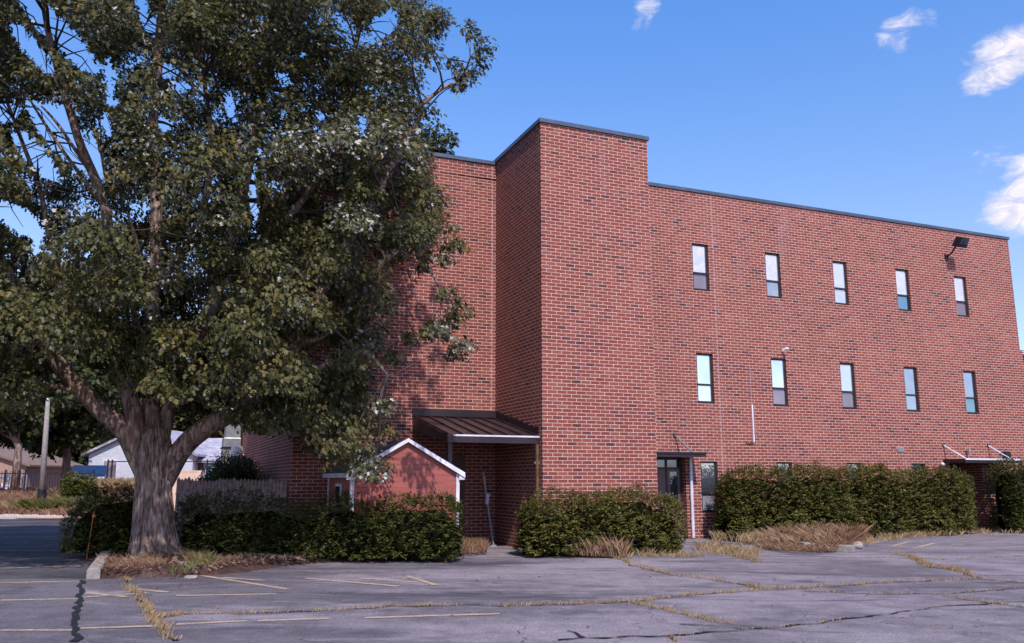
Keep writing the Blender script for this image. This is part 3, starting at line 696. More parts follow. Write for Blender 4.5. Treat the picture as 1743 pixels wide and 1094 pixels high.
# flat canopies hung on slanting rods
def canopy(u0, u1, Pj, z, rods, rodm, topm):
    s = MB(); zf = z - .02
    s.extr([(u0, VM - .002, z), (u0, VM - .002, z + .10), (u0, VM - Pj, zf + .12), (u0, VM - Pj, zf)], (u1 - u0, 0, 0))
    k = s.build('entrance_canopy', 'darkmetal', bld)
    MB().box(u0 - .012, u1 + .012, VM - Pj - .03, VM - Pj - .002, zf + .085, zf + .135).build('drip_edge', topm, k)
    for ua, za, ub, pb in rods:
        MB().tube([(ua, VM, za), (ub, VM - pb, zf + .12)], .022, 8).build('rod', rodm, k)
        MB().box(ua - .05, ua + .05, VM - .02, VM - .001, za - .05, za + .05).build('bracket', 'darkmetal', k)
canopy(2.92, 5.55, .60, 2.13, [(3.9, 2.72, 4.05, .5), (5.0, 2.70, 5.2, .5)], 'galv', 'darkmetal')
canopy(14.72, 17.15, .80, 2.05, [(14.80, 2.58, 14.85, .72), (16.75, 2.60, 16.8, .72)], 'white', 'white')
# lean-to metal roof in the corner by the tower
lc = MB(); uL, uR, vB, vF, zB, zF = -2.12, -.012, VW - .004, .20, 3.02, 2.46
lc.extr([(uL, vB, zB - .12), (uL, vB, zB), (uL, vF, zF), (uL, vF, zF - .12)], (uR - uL, 0, 0))
lean = lc.build('corner_canopy', 'roofmetal', bld)
sm = MB()
for i in range(7):
    u = uL + .02 + i * (uR - uL - .06) / 6
    sm.extr([(u, vB, zB + .002), (u, vB, zB + .045), (u, vF, zF + .045), (u, vF, zF + .002)], (.03, 0, 0))
sm.build('standing_seams', 'roofmetal', lean)
MB().box(uL - .02, uR, vB - .06, vB, zB + .03, zB + .20).build('flashing', 'darkmetal', lean)
stp = MB(); n = 9
for i in range(n):
    va = vB - .06 - (vB - vF - .06) * i / n; vb = vB - .06 - (vB - vF - .06) * (i + 1) / n; zz = zB + .2 - (zB - zF) * (i + .5) / n
    stp.box(-.012, -.003, vb, va, zz - .22, zz)
stp.build('stepped_flashing', 'darkmetal', lean)
MB().box(uL - .01, uR, vF - .05, vF - .002, zF - .15, zF - .025).build('fascia', 'darkmetal', lean)
MB().box(uL + .12, uR, vF - .062, vF - .004, zF - .018, zF + .016).build('gutter_edge', 'white', lean)
MB().extr([(uL - .012, vB, zB - .34), (uL - .012, vB, zB + .0), (uL - .012, vF, zF + .0), (uL - .012, vF, zF - .14)], (.01, 0, 0)).build('side_panel', 'darkmetal', lean)
MB().box(uL + .03, uL + .12, vF + .02, vF + .11, .0, zF - .12).build('post', 'darkmetal', lean, bevel=.006)
# door under the lean-to
f = MB(); f.box(-1.75, -1.69, VW - .05, VW - .002, .01, 2.12); f.box(-.86, -.80, VW - .05, VW - .002, .01, 2.12); f.box(-1.69, -.86, VW - .05, VW - .002, 2.06, 2.12)
dd = f.build('side_door', 'door', bld); MB().box(-1.69, -.86, VW - .04, VW - .004, .01, 2.06).build('door_leaf', 'door', dd)
MB().box(-1.16, -.93, VW - .055, VW - .044, 1.18, 1.47).build('notice', 'sign', dd)
MB().box(-1.10, -.99, VW - .058, VW - .0555, 1.26, 1.40).build('notice_print', 'galv', dd)
MB().tube([(-.93, VW - .08, .95), (-.93, VW - .08, 1.1)], .015, 6).build('handle', 'galv', dd)
# pipes on the walls
def pipe(u, v, z0, z1, r, m, clips=()):
    p = MB().tube([(u, v, z0), (u, v, z1)], r, 10).build('downspout', m, bld, smooth=False)
    for z in clips: MB().box(u - r - .02, u + r + .02, v - r * .2, v + r + .01, z - .02, z + .02).build('pipe_clip', 'galv', p)
pipe(5.43, VM - .055, .03, 2.14, .042, 'white', (.5, 1.1, 1.7))
pipe(-.06, .16, .8, 2.3, .045, 'rustpipe', (1.2, 1.9))
m = MB(); m.box(7.54, 7.58, VM - .045, VM - .004, 2.55, 3.60); m.build('conduit', 'white', bld)
MB().box(7.555, 7.568, VM - .018, VM - .003, 3.60, 4.7).build('cable', 'joint', bld)
MB().box(7.30, 7.56, VM - .03, VM - .003, 2.50, 2.54).build('rusty_stub', 'rustpipe', bld)
f = MB(); f.box(12.85, 13.12, VM - .02, VM - .002, 2.36, 2.50)
for i in range(3): f.box(12.87, 13.10, VM - .03, VM - .021, 2.385 + i * .035, 2.40 + i * .035)
f.build('wall_vent', 'galv', bld)
# floodlight high on the right
f = MB(); f.box(15.62, 15.76, VM - .05, VM - .002, 8.62, 8.78); f.tube([(15.69, VM - .05, 8.70), (15.70, VM - .22, 8.78), (15.76, VM - .34, 8.98)], .028, 8)
fl = f.build('floodlight', 'ironblack', bld)
f = MB(); c = np.array([15.83, VM - .46, 9.12]); f.extr([c + np.array(q) for q in [(-.20, .16, -.12), (.20, .16, -.12), (.17, -.02, .16), (-.17, -.02, .16)]], (0, -.22, -.10)); f.build('lamp_head', 'ironblack', fl, bevel=.01)
f = MB(); f.add([c + np.array(q) for q in [(-.17, -.069, -.20), (.17, -.069, -.20), (.15, -.235, .04), (-.15, -.235, .04)]], [(0, 1, 2, 3)]); f.build('lamp_glass', 'p_dark', fl)
# small security camera above second first-floor window
f = MB(); f.box(8.74, 8.80, VM - .03, VM - .002, 5.17, 5.24); f.tube([(8.77, VM - .03, 5.21), (8.77, VM - .10, 5.19)], .012, 6)
sc = f.build('security_camera', 'white', bld); MB().tube([(8.73, VM - .09, 5.21), (8.78, VM - .15, 5.235), (8.83, VM - .18, 5.24)], [.03, .042, .042], 10).build('lens_housing', 'white', sc)
MB().tube([(14.60, VM - .02, 1.98), (14.60, VM - .08, 2.0), (14.60, VM - .14, 1.98)], [.04, .065, .03], 10).build('globe_lamp', 'white', bld, smooth=True)
f = MB(); f.tube([(15.75, VM, 2.42), (15.75, VM - .12, 2.40)], .05, 8); f.tube([(15.75, VM - .12, 2.48), (15.75, VM - .12, 2.30)], .03, 8); f.build('pipe_vent', 'galv', bld)
f = MB(); f.box(17.35, 17.6, VM - .12, VM - .003, 2.2, 2.42); f.build('wall_lamp', 'ironblack', bld)

# metal duct and white cylinder on the far side wall
dk = thing('metal_duct', 'tall weathered grey metal duct standing against the left side wall', 'duct', V3(loc2w(UW - .02, 15.6)), RZ)
f = MB(); f.box(-.62, -.03, -.5, .5, .6, 3.0); f.build('duct_body', 'galv', dk, bevel=.02)
MB().box(-.66, -.01, -.54, .54, 2.62, 2.68).build('band', 'ironblack', dk)
MB().box(-.56, -.05, -.42, .42, 3.0, 3.6).build('duct_cap', 'galv', dk, bevel=.03)
MB().box(-.7, 0, -.6, .6, 0.0, .6).build('base', 'concrete', dk)
tk = thing('wall_cylinder', 'small white cylinder fixed to brick side wall beside the duct', 'tank', V3(loc2w(UW - .3, 13.6, 1.6)), RZ)
MB().tube([(0, 0, 0), (0, 0, .05), (0, 0, 1.0), (0, 0, 1.06)], [.12, .2, .2, .12], 14).build('cylinder_body', 'white', tk, smooth=True)
MB().box(.05, .298, -.04, .04, .45, .55).build('bracket', 'ironblack', tk)

# ------------------------------------------------------------------ shed
sh = thing('garden_shed', 'small red clapboard shed with white trim standing between hedge and building', 'shed', V3(loc2w(-4.16, -.02)), RZ)
w_, l_, ze, zp = 2.22, 2.45, 1.68, 2.30
m = MB(); m.extr([(0, 0, 0), (w_, 0, 0), (w_, 0, ze), (w_ / 2, 0, zp), (0, 0, ze)], (0, l_, 0)); m.build('wall', 'shedwall', sh)
th_ = .05; ov = .10
rf = MB()
for sgn in (0, 1):
    x0, z0_ = (-ov, ze - ov * (zp - ze) / (w_ / 2)) if sgn == 0 else (w_ + ov, ze - ov * (zp - ze) / (w_ / 2))
    rf.extr([(x0, -.07, z0_ + .01), (w_ / 2, -.07, zp + .01), (w_ / 2, -.07, zp + .01 + th_), (x0, -.07, z0_ + .01 + th_)], (0, l_ + .14, 0))
rf.build('roof', 'shingle', sh)
tr = MB(); z0_ = ze - ov * (zp - ze) / (w_ / 2)
tr.extr([(-ov - .02, -.095, z0_ - .05), (w_ / 2, -.095, zp - .01), (w_ / 2, -.095, zp + .065), (-ov - .02, -.095, z0_ + .055)], (0, .022, 0))
tr.extr([(w_ + ov + .02, -.095, z0_ - .05), (w_ / 2, -.095, zp - .01), (w_ / 2, -.095, zp + .065), (w_ + ov + .02, -.095, z0_ + .055)], (0, .022, 0))
tr.box(w_, w_ + ov + .02, -.07, -.045, z0_ - .09, z0_ - .0); tr.box(-ov - .02, 0, -.07, -.045, z0_ - .09, z0_)
tr.build('rake_board', 'white', sh)
MB().box(-ov - .03, -ov - .002, -.07, l_ + .07, z0_ - .05, z0_ + .04).build('eave_board', 'white', sh)
for x in (-.022, w_ - .075): MB().box(x + (.0 if x < 1 else .027), x + .07 + (.0 if x < 1 else .027), -.022, -.002, .0, ze - .03).build('corner_trim', 'white', sh)
MB().box(-.022, -.002, .0, .09, .0, ze - .05).build('corner_trim', 'white', sh)
MB().box(-.022, -.002, l_ - .09, l_, .0, ze - .05).build('corner_trim', 'white', sh)
f = MB(); f.box(-.03, -.003, .95, 1.5, 1.0, 1.45); wn = f.build('window', 'white', sh); MB().box(-.036, -.031, 1.0, 1.45, 1.05, 1.40).build('pane', 'p_dark', wn)

# leaning post
a, b = loc2w(-.36, 2.0, 0.02), loc2w(-.60, 2.1, 1.72)
ps = thing('metal_post', 'thin grey metal post leaning by the side door under the lean-to roof', 'post', V3(a))
MB().tube([(0, 0, 0), b - a], .028, 8).build('pole', 'galv', ps)
q = a + (b - a) * .62 - a; MB().tube([q + (.0, 0, -.10), q + (.02, -.01, .14)], .045, 8).build('clamp', 'white', ps)
MB().tube([q + (.0, -.02, .06), q + (.09, -.05, .1)], .02, 6).build('latch', 'white', ps)
MB().box(-.07, .07, -.07, .07, -.02, .02).build('foot_plate', 'galv', ps)

# ------------------------------------------------------------------ kerbs, stones, stake
k0 = gnd(146, 987); k1 = k0 + N * 3.9
kb = thing('kerb', 'pale concrete kerb end between mulch bed and left parking lot', 'kerb', V3(k0), RZ)
kk = MB(); kk.extr([(0, 0, 0), (.20, 0, 0), (.20, 0, .15), (.17, 0, .17), (.03, 0, .17), (0, 0, .15)], (0, 1.35, 0)); kk.build('kerb_stone', 'concrete', kb, bevel=.012)
kk = MB(); kk.extr([(0, 1.365, 0), (.20, 1.365, 0), (.20, 1.365, .14), (.17, 1.365, .16), (.03, 1.365, .16), (0, 1.365, .14)], (0, 2.9, 0)); kk.build('kerb_stone', 'concrete', kb, bevel=.012)
sb = gnd(147, 952); st = thing('marker_stake', 'thin orange marker stake standing at the kerb', 'stake', V3(sb))
MB().tube([(0, 0, 0), (.03, 0, .4), (.07, 0, .92)], [.011, .010, .008], 6).build('rod', 'orange', st); MB().box(.04, .10, -.008, .008, .80, .86).build('flag', 'orange', st)
def rock(name, px, sz, m, label, cat='rock', z=.08, sd=0):
    import bmesh
    bm = bmesh.new(); bmesh.ops.create_icosphere(bm, subdivisions=3, radius=1)
    for v in bm.verts:
        n = mn.noise(v.co * 1.4 + Vector((sd, 0, 0))) * .35 + mn.noise(v.co * 4 + Vector((sd, 0, 0))) * .1
        v.co *= 1 + n; v.co.x = max(-.85, min(.85, v.co.x)) * sz[0]; v.co.y *= sz[1]; v.co.z = max(-.7, min(.6, v.co.z)) * sz[2]
    me = bpy.data.meshes.new(name); bm.to_mesh(me); bm.free(); me.materials.append(M[m]); o = bpy.data.objects.new(name, me); C.objects.link(o)
    p = gnd(*px); o.location = (p[0], p[1], z); return tag(o, label, cat)
rock('rock', (402, 944), (.26, .15, .16), 'concrete', 'tan squared stone at the foot of the dark hedge right of the maple', sd=3)
rock('rock', (316, 972), (.11, .10, .13), 'galv', 'grey stone standing among the maple roots', sd=6)
rock('rock', (325, 985), (.12, .07, .04), 'concrete', 'flat pale stone at the edge of the mulch in front of the maple', sd=9, z=.03)
rock('rock', (1457, 934), (.17, .12, .14), 'concrete', 'small pale stone at the right end of the weed mound', sd=12)
def slab(px0, px1, w, h, label, z=.0, tilt=0.0):
    a, b = gnd(*px0), gnd(*px1); L = np.linalg.norm(b - a); rz = math.atan2(b[1] - a[1], b[0] - a[0])
    m = MB(); m.extr([(0, 0, 0), (0, w, 0), (0, w, h * .9), (0, w * .8, h), (0, .02, h)], (L, 0, 0)); o = m.build('kerb_stone', 'concrete', None, bevel=.015); o.location = (a[0], a[1], z); o.rotation_euler = (tilt, 0, rz)
    return tag(o, label, 'kerb stone', 'broken kerb stones by the planting bed')
slab((1306, 926), (1368, 937), .18, .17, 'cracked kerb stone along the left front of the rusty weed mound')
slab((1373, 937), (1452, 941), .16, .15, 'cracked kerb stone along the right front of the rusty weed mound', tilt=.06)
slab((1226, 918), (1290, 921), .30, .07, 'low flat kerb stone between the downspout and the weed mound')
slab((1533, 910), (1602, 909), .20, .09, 'worn kerb stone under the right end of the long hedge')

# ------------------------------------------------------------------ hedges
def hedge(name, label, path, wid, hgt, m, z0=.08, n=90, leaf=.055, group=None, taper=.12, cat='hedge', seed=1, lump=.22, ends=0.5, zlow=.03):
    """clipped hedge along a path of (x, y); rounded box section with lumps; leaves in short sprays"""
    R = np.random.RandomState(seed); path = [np.array(p, float) for p in path]
    seg = [np.linalg.norm(b - a) for a, b in zip(path[:-1], path[1:])]; L = sum(seg)
    root = thing(name, label, cat, (float(path[0][0]), float(path[0][1]), 0), 0, group); O = np.array([path[0][0], path[0][1], 0])
    hfun = hgt if callable(hgt) else (lambda s: hgt)
    def frame(s):
        s = max(0, min(L - 1e-6, s))
        for a, b, l in zip(path[:-1], path[1:], seg):
            if s <= l: d = (b - a) / l; return a + d * s, d
            s -= l
        return path[-1], d
    ta = np.linspace(0, 1, 400); ca, sa = np.cos(np.pi * ta), np.sin(np.pi * ta); KE = .56
    xa = np.sign(ca) * np.abs(ca) ** KE * wid / 2; za = np.abs(sa) ** (KE * 1.1) * hfun(L / 2)
    al = np.concatenate([[0], np.cumsum(np.hypot(np.diff(xa), np.diff(za)))]); al /= al[-1]
    def surf(s, t, inset=0.0):
        """t in [0,1] runs front bottom -> top -> back bottom"""
        c, d = frame(s); nrm_ = np.array([d[1], -d[0]])
        e = min(s, L - s) / ends; sh_ = math.sqrt(max(0.0, 1 - (1 - min(1, max(0, e))) ** 2)) if e < 1 else 1.0
        hh = (hfun(s)) * (.72 + .28 * sh_) - inset; ww = wid * (.12 + .88 * sh_) / 2 - inset
        a = math.pi * t; cs, sn = math.cos(a), math.sin(a); k = KE
        xx = math.copysign(abs(cs) ** k, cs) * ww; zz = abs(sn) ** (k * 1.1) * hh
        xx *= 1 - taper * (1 - zz / max(hh, .1)) if zz < hh * .5 else 1
        q = np.array([c[0] + nrm_[0] * xx, c[1] + nrm_[1] * xx, z0 + zz])
        l = mn.noise(Vector(q * 1.1) + Vector((seed * 3.3, 0, 0))) * lump + mn.noise(Vector(q * 2.7)) * lump * .6
        out = np.array([nrm_[0] * cs, nrm_[1] * cs, sn]); out /= np.linalg.norm(out)
        return q + out * l, out
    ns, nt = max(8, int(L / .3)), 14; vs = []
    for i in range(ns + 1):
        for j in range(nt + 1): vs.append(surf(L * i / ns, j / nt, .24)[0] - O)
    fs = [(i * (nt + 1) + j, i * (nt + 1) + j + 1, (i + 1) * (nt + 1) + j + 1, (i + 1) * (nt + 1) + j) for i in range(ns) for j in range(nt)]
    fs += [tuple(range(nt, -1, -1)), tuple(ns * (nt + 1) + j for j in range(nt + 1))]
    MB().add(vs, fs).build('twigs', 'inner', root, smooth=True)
    H0 = hfun(L / 2); N_ = int((L + 1.0) * (wid + 2 * H0) * n * 1.75)
    SP, SO = [], []
    for _ in range(N_):
        s = R.uniform(-.02, L + .02); t = float(np.interp(R.rand(), al, ta))
        if R.rand() < .12: s = R.choice([R.uniform(0, .25), L - R.uniform(0, .25)])
        q, out = surf(min(L, max(0, s)), t, R.choice([-.03, 0, .04, .09, .13, .17]))
        if q[2] < z0 + zlow: q[2] = z0 + zlow + R.rand() * .1
        c, d = frame(s); e = (.5 - s / .35) if s < .175 else ((s - L) / .35 + .5 if s > L - .175 else 0)
        if e: out = out * .6 + np.array([d[0], d[1], 0]) * (-1 if s < L / 2 else 1) * e
        SP.append(q - O); SO.append(out)
    SP = np.array(SP); SO = unit(np.array(SO) + R.randn(N_, 3) * .35 + (0, 0, .25)); K = 8
    t = np.tile(np.linspace(0, 1, K), N_)[:, None]; base = np.repeat(SP, K, 0); ax = np.repeat(SO, K, 0)
    ln = np.repeat(R.uniform(.06, .16, N_) * np.where(R.rand(N_) < .05, 2.1, 1), K)[:, None]
    P = base + ax * t * ln + R.randn(N_ * K, 3) * .015 + (0, 0, -.02) * t
    side = unit(np.cross(ax, (0, 0, 1.0)) + 1e-4) * np.tile([1, -1], N_ * K // 2)[:, None]
    tip = side * .8 + ax * .5 + R.randn(N_ * K, 3) * .3; nor = np.array([0, 0, 1.0]) + ax * .5 + R.randn(N_ * K, 3) * .35
    leaves('foliage', P, tip, nor, leaf * R.uniform(.6, 1.3, N_ * K), m, root, 'kite')
    return root
hedge('hedge', 'dark green rounded bush left of the big maple trunk', [(-8.95, 17.95), (-7.5, 17.55)], 1.5, lambda s: .92 + .30 * min(1, max(0, s / 1.4)), 'hedge', .1, 110, seed=2, ends=.75)
hedge('hedge', 'long dark clipped hedge between the maple trunk and the shed corner', [(-6.6, 17.55), (-4.6, 16.95), (-1.02, 16.8)], 1.2, lambda s: 1.02 + .24 * math.exp(-((s - 5.0) / .75) ** 2) + .05 * math.sin(s * 2.3) + .06 * math.exp(-((s - 3.2) / .5) ** 2), 'hedge', .08, 105, seed=3, ends=.6)
hedge('hedge', 'mounded green bush in front of the brick tower', [V3(loc2w(-.78, -.68))[:2], V3(loc2w(2.85, -.72))[:2]], 1.25, 1.12, 'hedge_warm', .05, 120, seed=4, ends=1.0, lump=.27)
hedge('hedge', 'long tall clipped hedge with reddish top under the main windows', [V3(loc2w(5.75, 1.55))[:2], V3(loc2w(14.2, 1.35))[:2]], 1.5, lambda s: 1.62 + .10 * min(1, s / 3) + .06 * math.sin(s * 1.7), 'hedge_warm', .08, 105, leaf=.062, seed=5, ends=1.1, lump=.26)
hedge('hedge', 'dark tall hedge at right edge of photo beyond the second entrance', [V3(loc2w(15.25, 1.0))[:2], V3(loc2w(19.5, .7))[:2]], 1.7, 1.92, 'hedge', .08, 70, leaf=.062, seed=6, ends=.8, lump=.2)
# shrub against left side wall, bush beyond the far lot
hedge('shrub', 'dark shrub against the left brick side wall behind the stockade fence', [V3(loc2w(UW - .9, 5.2))[:2], V3(loc2w(UW - .9, 9.5))[:2]], 1.5, 2.0, 'hedge', .0, 45, leaf=.07, cat='shrub', seed=9, ends=1.2, lump=.4)
pb = atY(133, 845, 38.5)
hedge('shrub', 'round green bush on the garden bank below the black gate', [(pb[0] - .7, 38.5), (pb[0] + .7, 38.7)], 1.5, 1.35, 'yellowbush', .35, 60, leaf=.08, cat='shrub', seed=11, ends=.8, lump=.3)

# ------------------------------------------------------------------ trees
def branchy(mb, a, b, r0, r1, k=5, sag=.15, n=5):
    a = np.array(a); b = np.array(b); pts = []
    L = np.linalg.norm(b - a)
    for i in range(n + 1):
        t = i / n; q = a + (b - a) * t; q = q + np.array([mn.noise(Vector(q * 1.7)), mn.noise(Vector(q * 1.7 + np.array([5, 0, 0]))), mn.noise(Vector(q * 1.7 + np.array([0, 9, 0])))]) * .18 * L * .3 * math.sin(t * math.pi)
        q[2] += math.sin(t * math.pi) * sag * L * .3
        pts.append(q)
    mb.tube(pts, [r0 + (r1 - r0) * i / n for i in range(n + 1)], k, cap=False)

TY = 16.9
tree = thing('maple_tree', 'huge old silver maple with furrowed trunk and wind-blown leaves left of the shed', 'tree', (-7.0, TY, 0)); TO = np.array([-7.0, TY, 0])
# trunk: ridged, flared column
nA, nZ = 300, 150; vs = []
prof = [(0.0, 231, 350, .62), (0.10, 232, 322, .56), (.35, 232, 309, .48), (.8, 231, 300, .42), (1.3, 230, 292, .38), (1.8, 228, 289, .37), (2.0, 226, 287, .36), (2.3, 226, 284, .32), (2.5, 234, 276, .24), (2.75, 248, 262, .06)]
def prof_at(z):
    for (za, la, ra, da), (zb, lb, rb, db) in zip(prof[:-1], prof[1:]):
        if z <= zb: t = (z - za) / (zb - za); t = max(0, t); return la + (lb - la) * t, ra + (rb - ra) * t, da + (db - da) * t
    return prof[-1][1:]
for j in range(nZ + 1):
    z = -.1 + 2.85 * j / nZ; l, r, dp = prof_at(z)
    xl = (l - CX) / (F / math.cos(TH)) * TY * .998; xr = (r - CX) / (F / math.cos(TH)) * TY * .998
    cxx = (xl + xr) / 2; rx = (xr - xl) / 2
    for i in range(nA):
        a = 2 * math.pi * i / nA; twist = a + .12 * z
        rid = abs(mn.noise(Vector((math.cos(twist) * 5.2, math.sin(twist) * 5.2, z * .75)))) * 2
        big = mn.noise(Vector((math.cos(twist) * 1.6, math.sin(twist) * 1.6, z * .3 + 4)))
        root_ = max(0, .5 - z) * (.5 + .5 * math.cos(a * 5 + 1.2)) * .5
        k = 1 - .13 * (1 - min(1, rid * 1.5)) + .08 * big + root_ * .5
        vs.append((cxx + math.cos(a) * rx * k, TY + math.sin(a) * dp * k, z))
trk = MB(); trk.add(np.array(vs) - TO, [(j * nA + i, j * nA + (i + 1) % nA, (j + 1) * nA + (i + 1) % nA, (j + 1) * nA + i) for j in range(nZ) for i in range(nA)])
trk.build('trunk', 'bark', tree, smooth=True)
rt = MB()
for path, r in [([(330, 935), (375, 952), (430, 957), (520, 962)], .07), ([(300, 945), (345, 962), (372, 975)], .06), ([(270, 950), (240, 962), (200, 966)], .06), ([(290, 950), (300, 968), (335, 984)], .05), ([(340, 938), (400, 938), (470, 945)], .05)]:
    pts = [gnd(*p) for p in path]; fine = []
    for a, b in zip(pts[:-1], pts[1:]):
        for i in range(6):
            q = a + (b - a) * i / 6; fine.append(q + (mn.noise(Vector(q * 3)) * .12, mn.noise(Vector(q * 3 + np.array([7, 0, 0]))) * .12, .125))
    fine.append(pts[-1] + (0, 0, .08)); n = len(fine)
    rt.tube(np.array(fine) - TO, [r * (1.4 - 1.15 * i / n) for i in range(n)], 8)
rt.build('roots', 'bark', tree, smooth=True)

def limb_pts(px, Ys):
    return [atY(x, y, Y) for (x, y), Y in zip(px, Ys)]
limbs = []  # (pts, radii)
def limb(px, Ys, r0, r1, sub=5):
    P = limb_pts(px, Ys); out = []
    n = len(P)
    for i in range(n - 1):                      # Catmull-Rom
        p0, p1, p2, p3 = P[max(i - 1, 0)], P[i], P[i + 1], P[min(i + 2, n - 1)]
        for k in range(sub):
            t = k / sub; q = .5 * (2 * p1 + (p2 - p0) * t + (2 * p0 - 5 * p1 + 4 * p2 - p3) * t * t + (3 * p1 - p0 - 3 * p2 + p3) * t ** 3)
            out.append(q + np.array([mn.noise(Vector(q)), mn.noise(Vector(q + np.array([5, 5, 5]))), 0]) * .06)
    out.append(P[-1]); m_ = len(out)
    R = [r0 * (1 - i / (m_ - 1)) ** .8 + r1 * (i / (m_ - 1)) for i in range(m_)]
    limbs.append((out, R))
limb([(252, 820), (216, 738), (165, 692), (118, 640), (85, 598), (45, 530), (12, 462), (-30, 380), (-60, 280)], [16.9, 16.8, 16.6, 16.4, 16.2, 16, 15.8, 15.6, 15.5], .205, .05)
limb([(140, 672), (110, 660), (80, 655), (48, 632), (30, 600)], [16.5, 16.3, 16.1, 16, 15.9], .06, .015)
limb([(244, 815), (226, 700), (206, 620), (195, 560), (180, 490), (192, 440), (175, 340), (130, 230), (90, 90), (60, -60)], [16.85, 16.75, 16.7, 16.6, 16.6, 16.5, 16.5, 16.4, 16.3, 16.2], .175, .04)
limb([(262, 820), (258, 700), (252, 600), (258, 500), (268, 380), (262, 240), (272, 60), (285, -80), (290, -220)], [16.9, 17, 17, 17.1, 17.1, 17.2, 17.3, 17.3, 17.3], .18, .04)
limb([(270, 820), (284, 705), (325, 600), (370, 480), (410, 340), (445, 180), (470, 30), (490, -120)], [17, 17.1, 17.3, 17.4, 17.5, 17.6, 17.7, 17.8], .155, .035)
limb([(262, 840), (308, 766), (360, 722), (410, 692), (455, 655), (500, 590), (545, 500), (600, 400), (660, 300), (720, 190)], [17, 16.9, 16.8, 16.7, 16.6, 16.5, 16.5, 16.5, 16.5, 16.5], .225, .04)
limb([(455, 655), (500, 640), (560, 620), (620, 600), (660, 640)], [16.6, 16.4, 16.2, 16.0, 15.9], .08, .02)
limb([(500, 590), (560, 560), (630, 470), (690, 425), (740, 470), (752, 520)], [16.5, 16.3, 16.2, 16.1, 16, 16], .07, .012)
limb([(600, 400), (650, 380), (700, 400), (760, 405)], [16.5, 16.4, 16.3, 16.2], .05, .012)
limb([(660, 300), (700, 200), (745, 155), (780, 135), (800, 90)], [16.5, 16.5, 16.5, 16.5, 16.5], .06, .012)
limb([(85, 598), (110, 500), (90, 420), (60, 300), (20, 200), (-10, 80)], [16.2, 16.1, 16, 16, 15.9, 15.9], .07, .02)
limb([(175, 340), (150, 290), (100, 215), (70, 180)], [16.5, 16.5, 16.4, 16.4], .05, .015)
limb([(180, 360), (130, 290), (75, 210), (40, 150)], [16.6, 16.6, 16.5, 16.4], .05, .015)
limb([(185, 330), (172, 260), (150, 200), (140, 150)], [16.5, 16.6, 16.6, 16.6], .04, .012)
limb([(130, 170), (95, 100), (50, 40), (10, -30)], [16.5, 16.5, 16.5, 16.5], .08, .02)
limb([(258, 500), (330, 400), (360, 280), (350, 140), (340, 0)], [17.1, 16.6, 16.2, 15.9, 15.7], .09, .02)
limb([(370, 480), (480, 380), (560, 260), (600, 120), (620, -40)], [17.4, 17.0, 16.8, 16.7, 16.6], .09, .02)
limb([(262, 600), (230, 540), (240, 440), (215, 360)], [17, 16.2, 15.4, 14.9], .07, .015)
limb([(300, 660), (350, 560), (380, 470), (390, 420)], [17, 16.2, 15.4, 14.9], .07, .015)
lm = MB()
for pts, R in limbs: lm.tube(np.array(pts) - TO, R, 14 if R[0] > .1 else 8, cap=False)
lm.build('limbs', 'bark', tree, smooth=True)

CROWN = [(-420, 690), (-420, -500), (690, -500), (735, -60), (745, 30), (728, 70), (705, 110), (690, 170), (695, 230), (700, 270), (720, 310), (735, 370), (715, 415), (672, 440), (655, 500), (650, 560), (622, 590), (600, 640), (625, 700), (630, 760), (610, 800), (570, 800), (540, 770), (500, 740), (470, 700), (430, 722), (405, 712), (365, 698), (325, 692), (285, 672), (235, 658), (195, 632), (140, 600), (90, 620), (60, 680), (0, 700), (-100, 700)]
GAPS = [(100, 55, 70, 17, 45), (55, 80, 45, 12, 50), (135, 85, 30, 12, 40), (95, 225, 55, 16, 50), (130, 240, 55, 14, 60), (60, 260, 45, 14, 48), (165, 275, 34, 9, 80), (35, 372, 38, 16, 35), (10, 190, 22, 18, 0), (245, 20, 32, 10, 80), (262, 45, 20, 8, 80), (185, 130, 34, 9, 85), (182, 210, 22, 8, 80), (430, 330, 44, 9, 85), (392, 180, 24, 8, 75), (283, 120, 17, 14, 0), (305, 145, 14, 10, 0), (262, 200, 12, 9, 0), (282, 212, 12, 9, 0), (480, 130, 16, 8, 40), (470, 150, 12, 7, 0), (190, 170, 14, 10, 0), (650, 40, 18, 22, 60), (662, 30, 12, 18, 0), (545, 195, 10, 6, 0), (615, 210, 9, 18, 0), (120, 610, 12, 9, 0), (165, 605, 16, 12, 0), (188, 560, 9, 6, 0), (340, 170, 8, 6, 0), (60, 420, 8, 14, 30), (510, 90, 10, 5, 0), (575, 30, 14, 6, 60), (350, 95, 10, 6, 0), (480, 190, 8, 8, 0), (150, 430, 9, 7, 0)]
def in_gap(px, grow=1.22):
    r = np.zeros(len(px), bool)
    for gi, (gx, gy, a, b, ang) in enumerate(GAPS):
        if gi < 8: a, b = a * 1.15, b * 1.25
        c, s = math.cos(RAD(ang)), math.sin(RAD(ang)); dx, dy = px[:, 0] - gx, px[:, 1] - gy
        r |= ((dx * c + dy * s) / (a * grow)) ** 2 + ((-dx * s + dy * c) / (b * grow)) ** 2 < 1
    return r
R_ = np.random.RandomState(21)
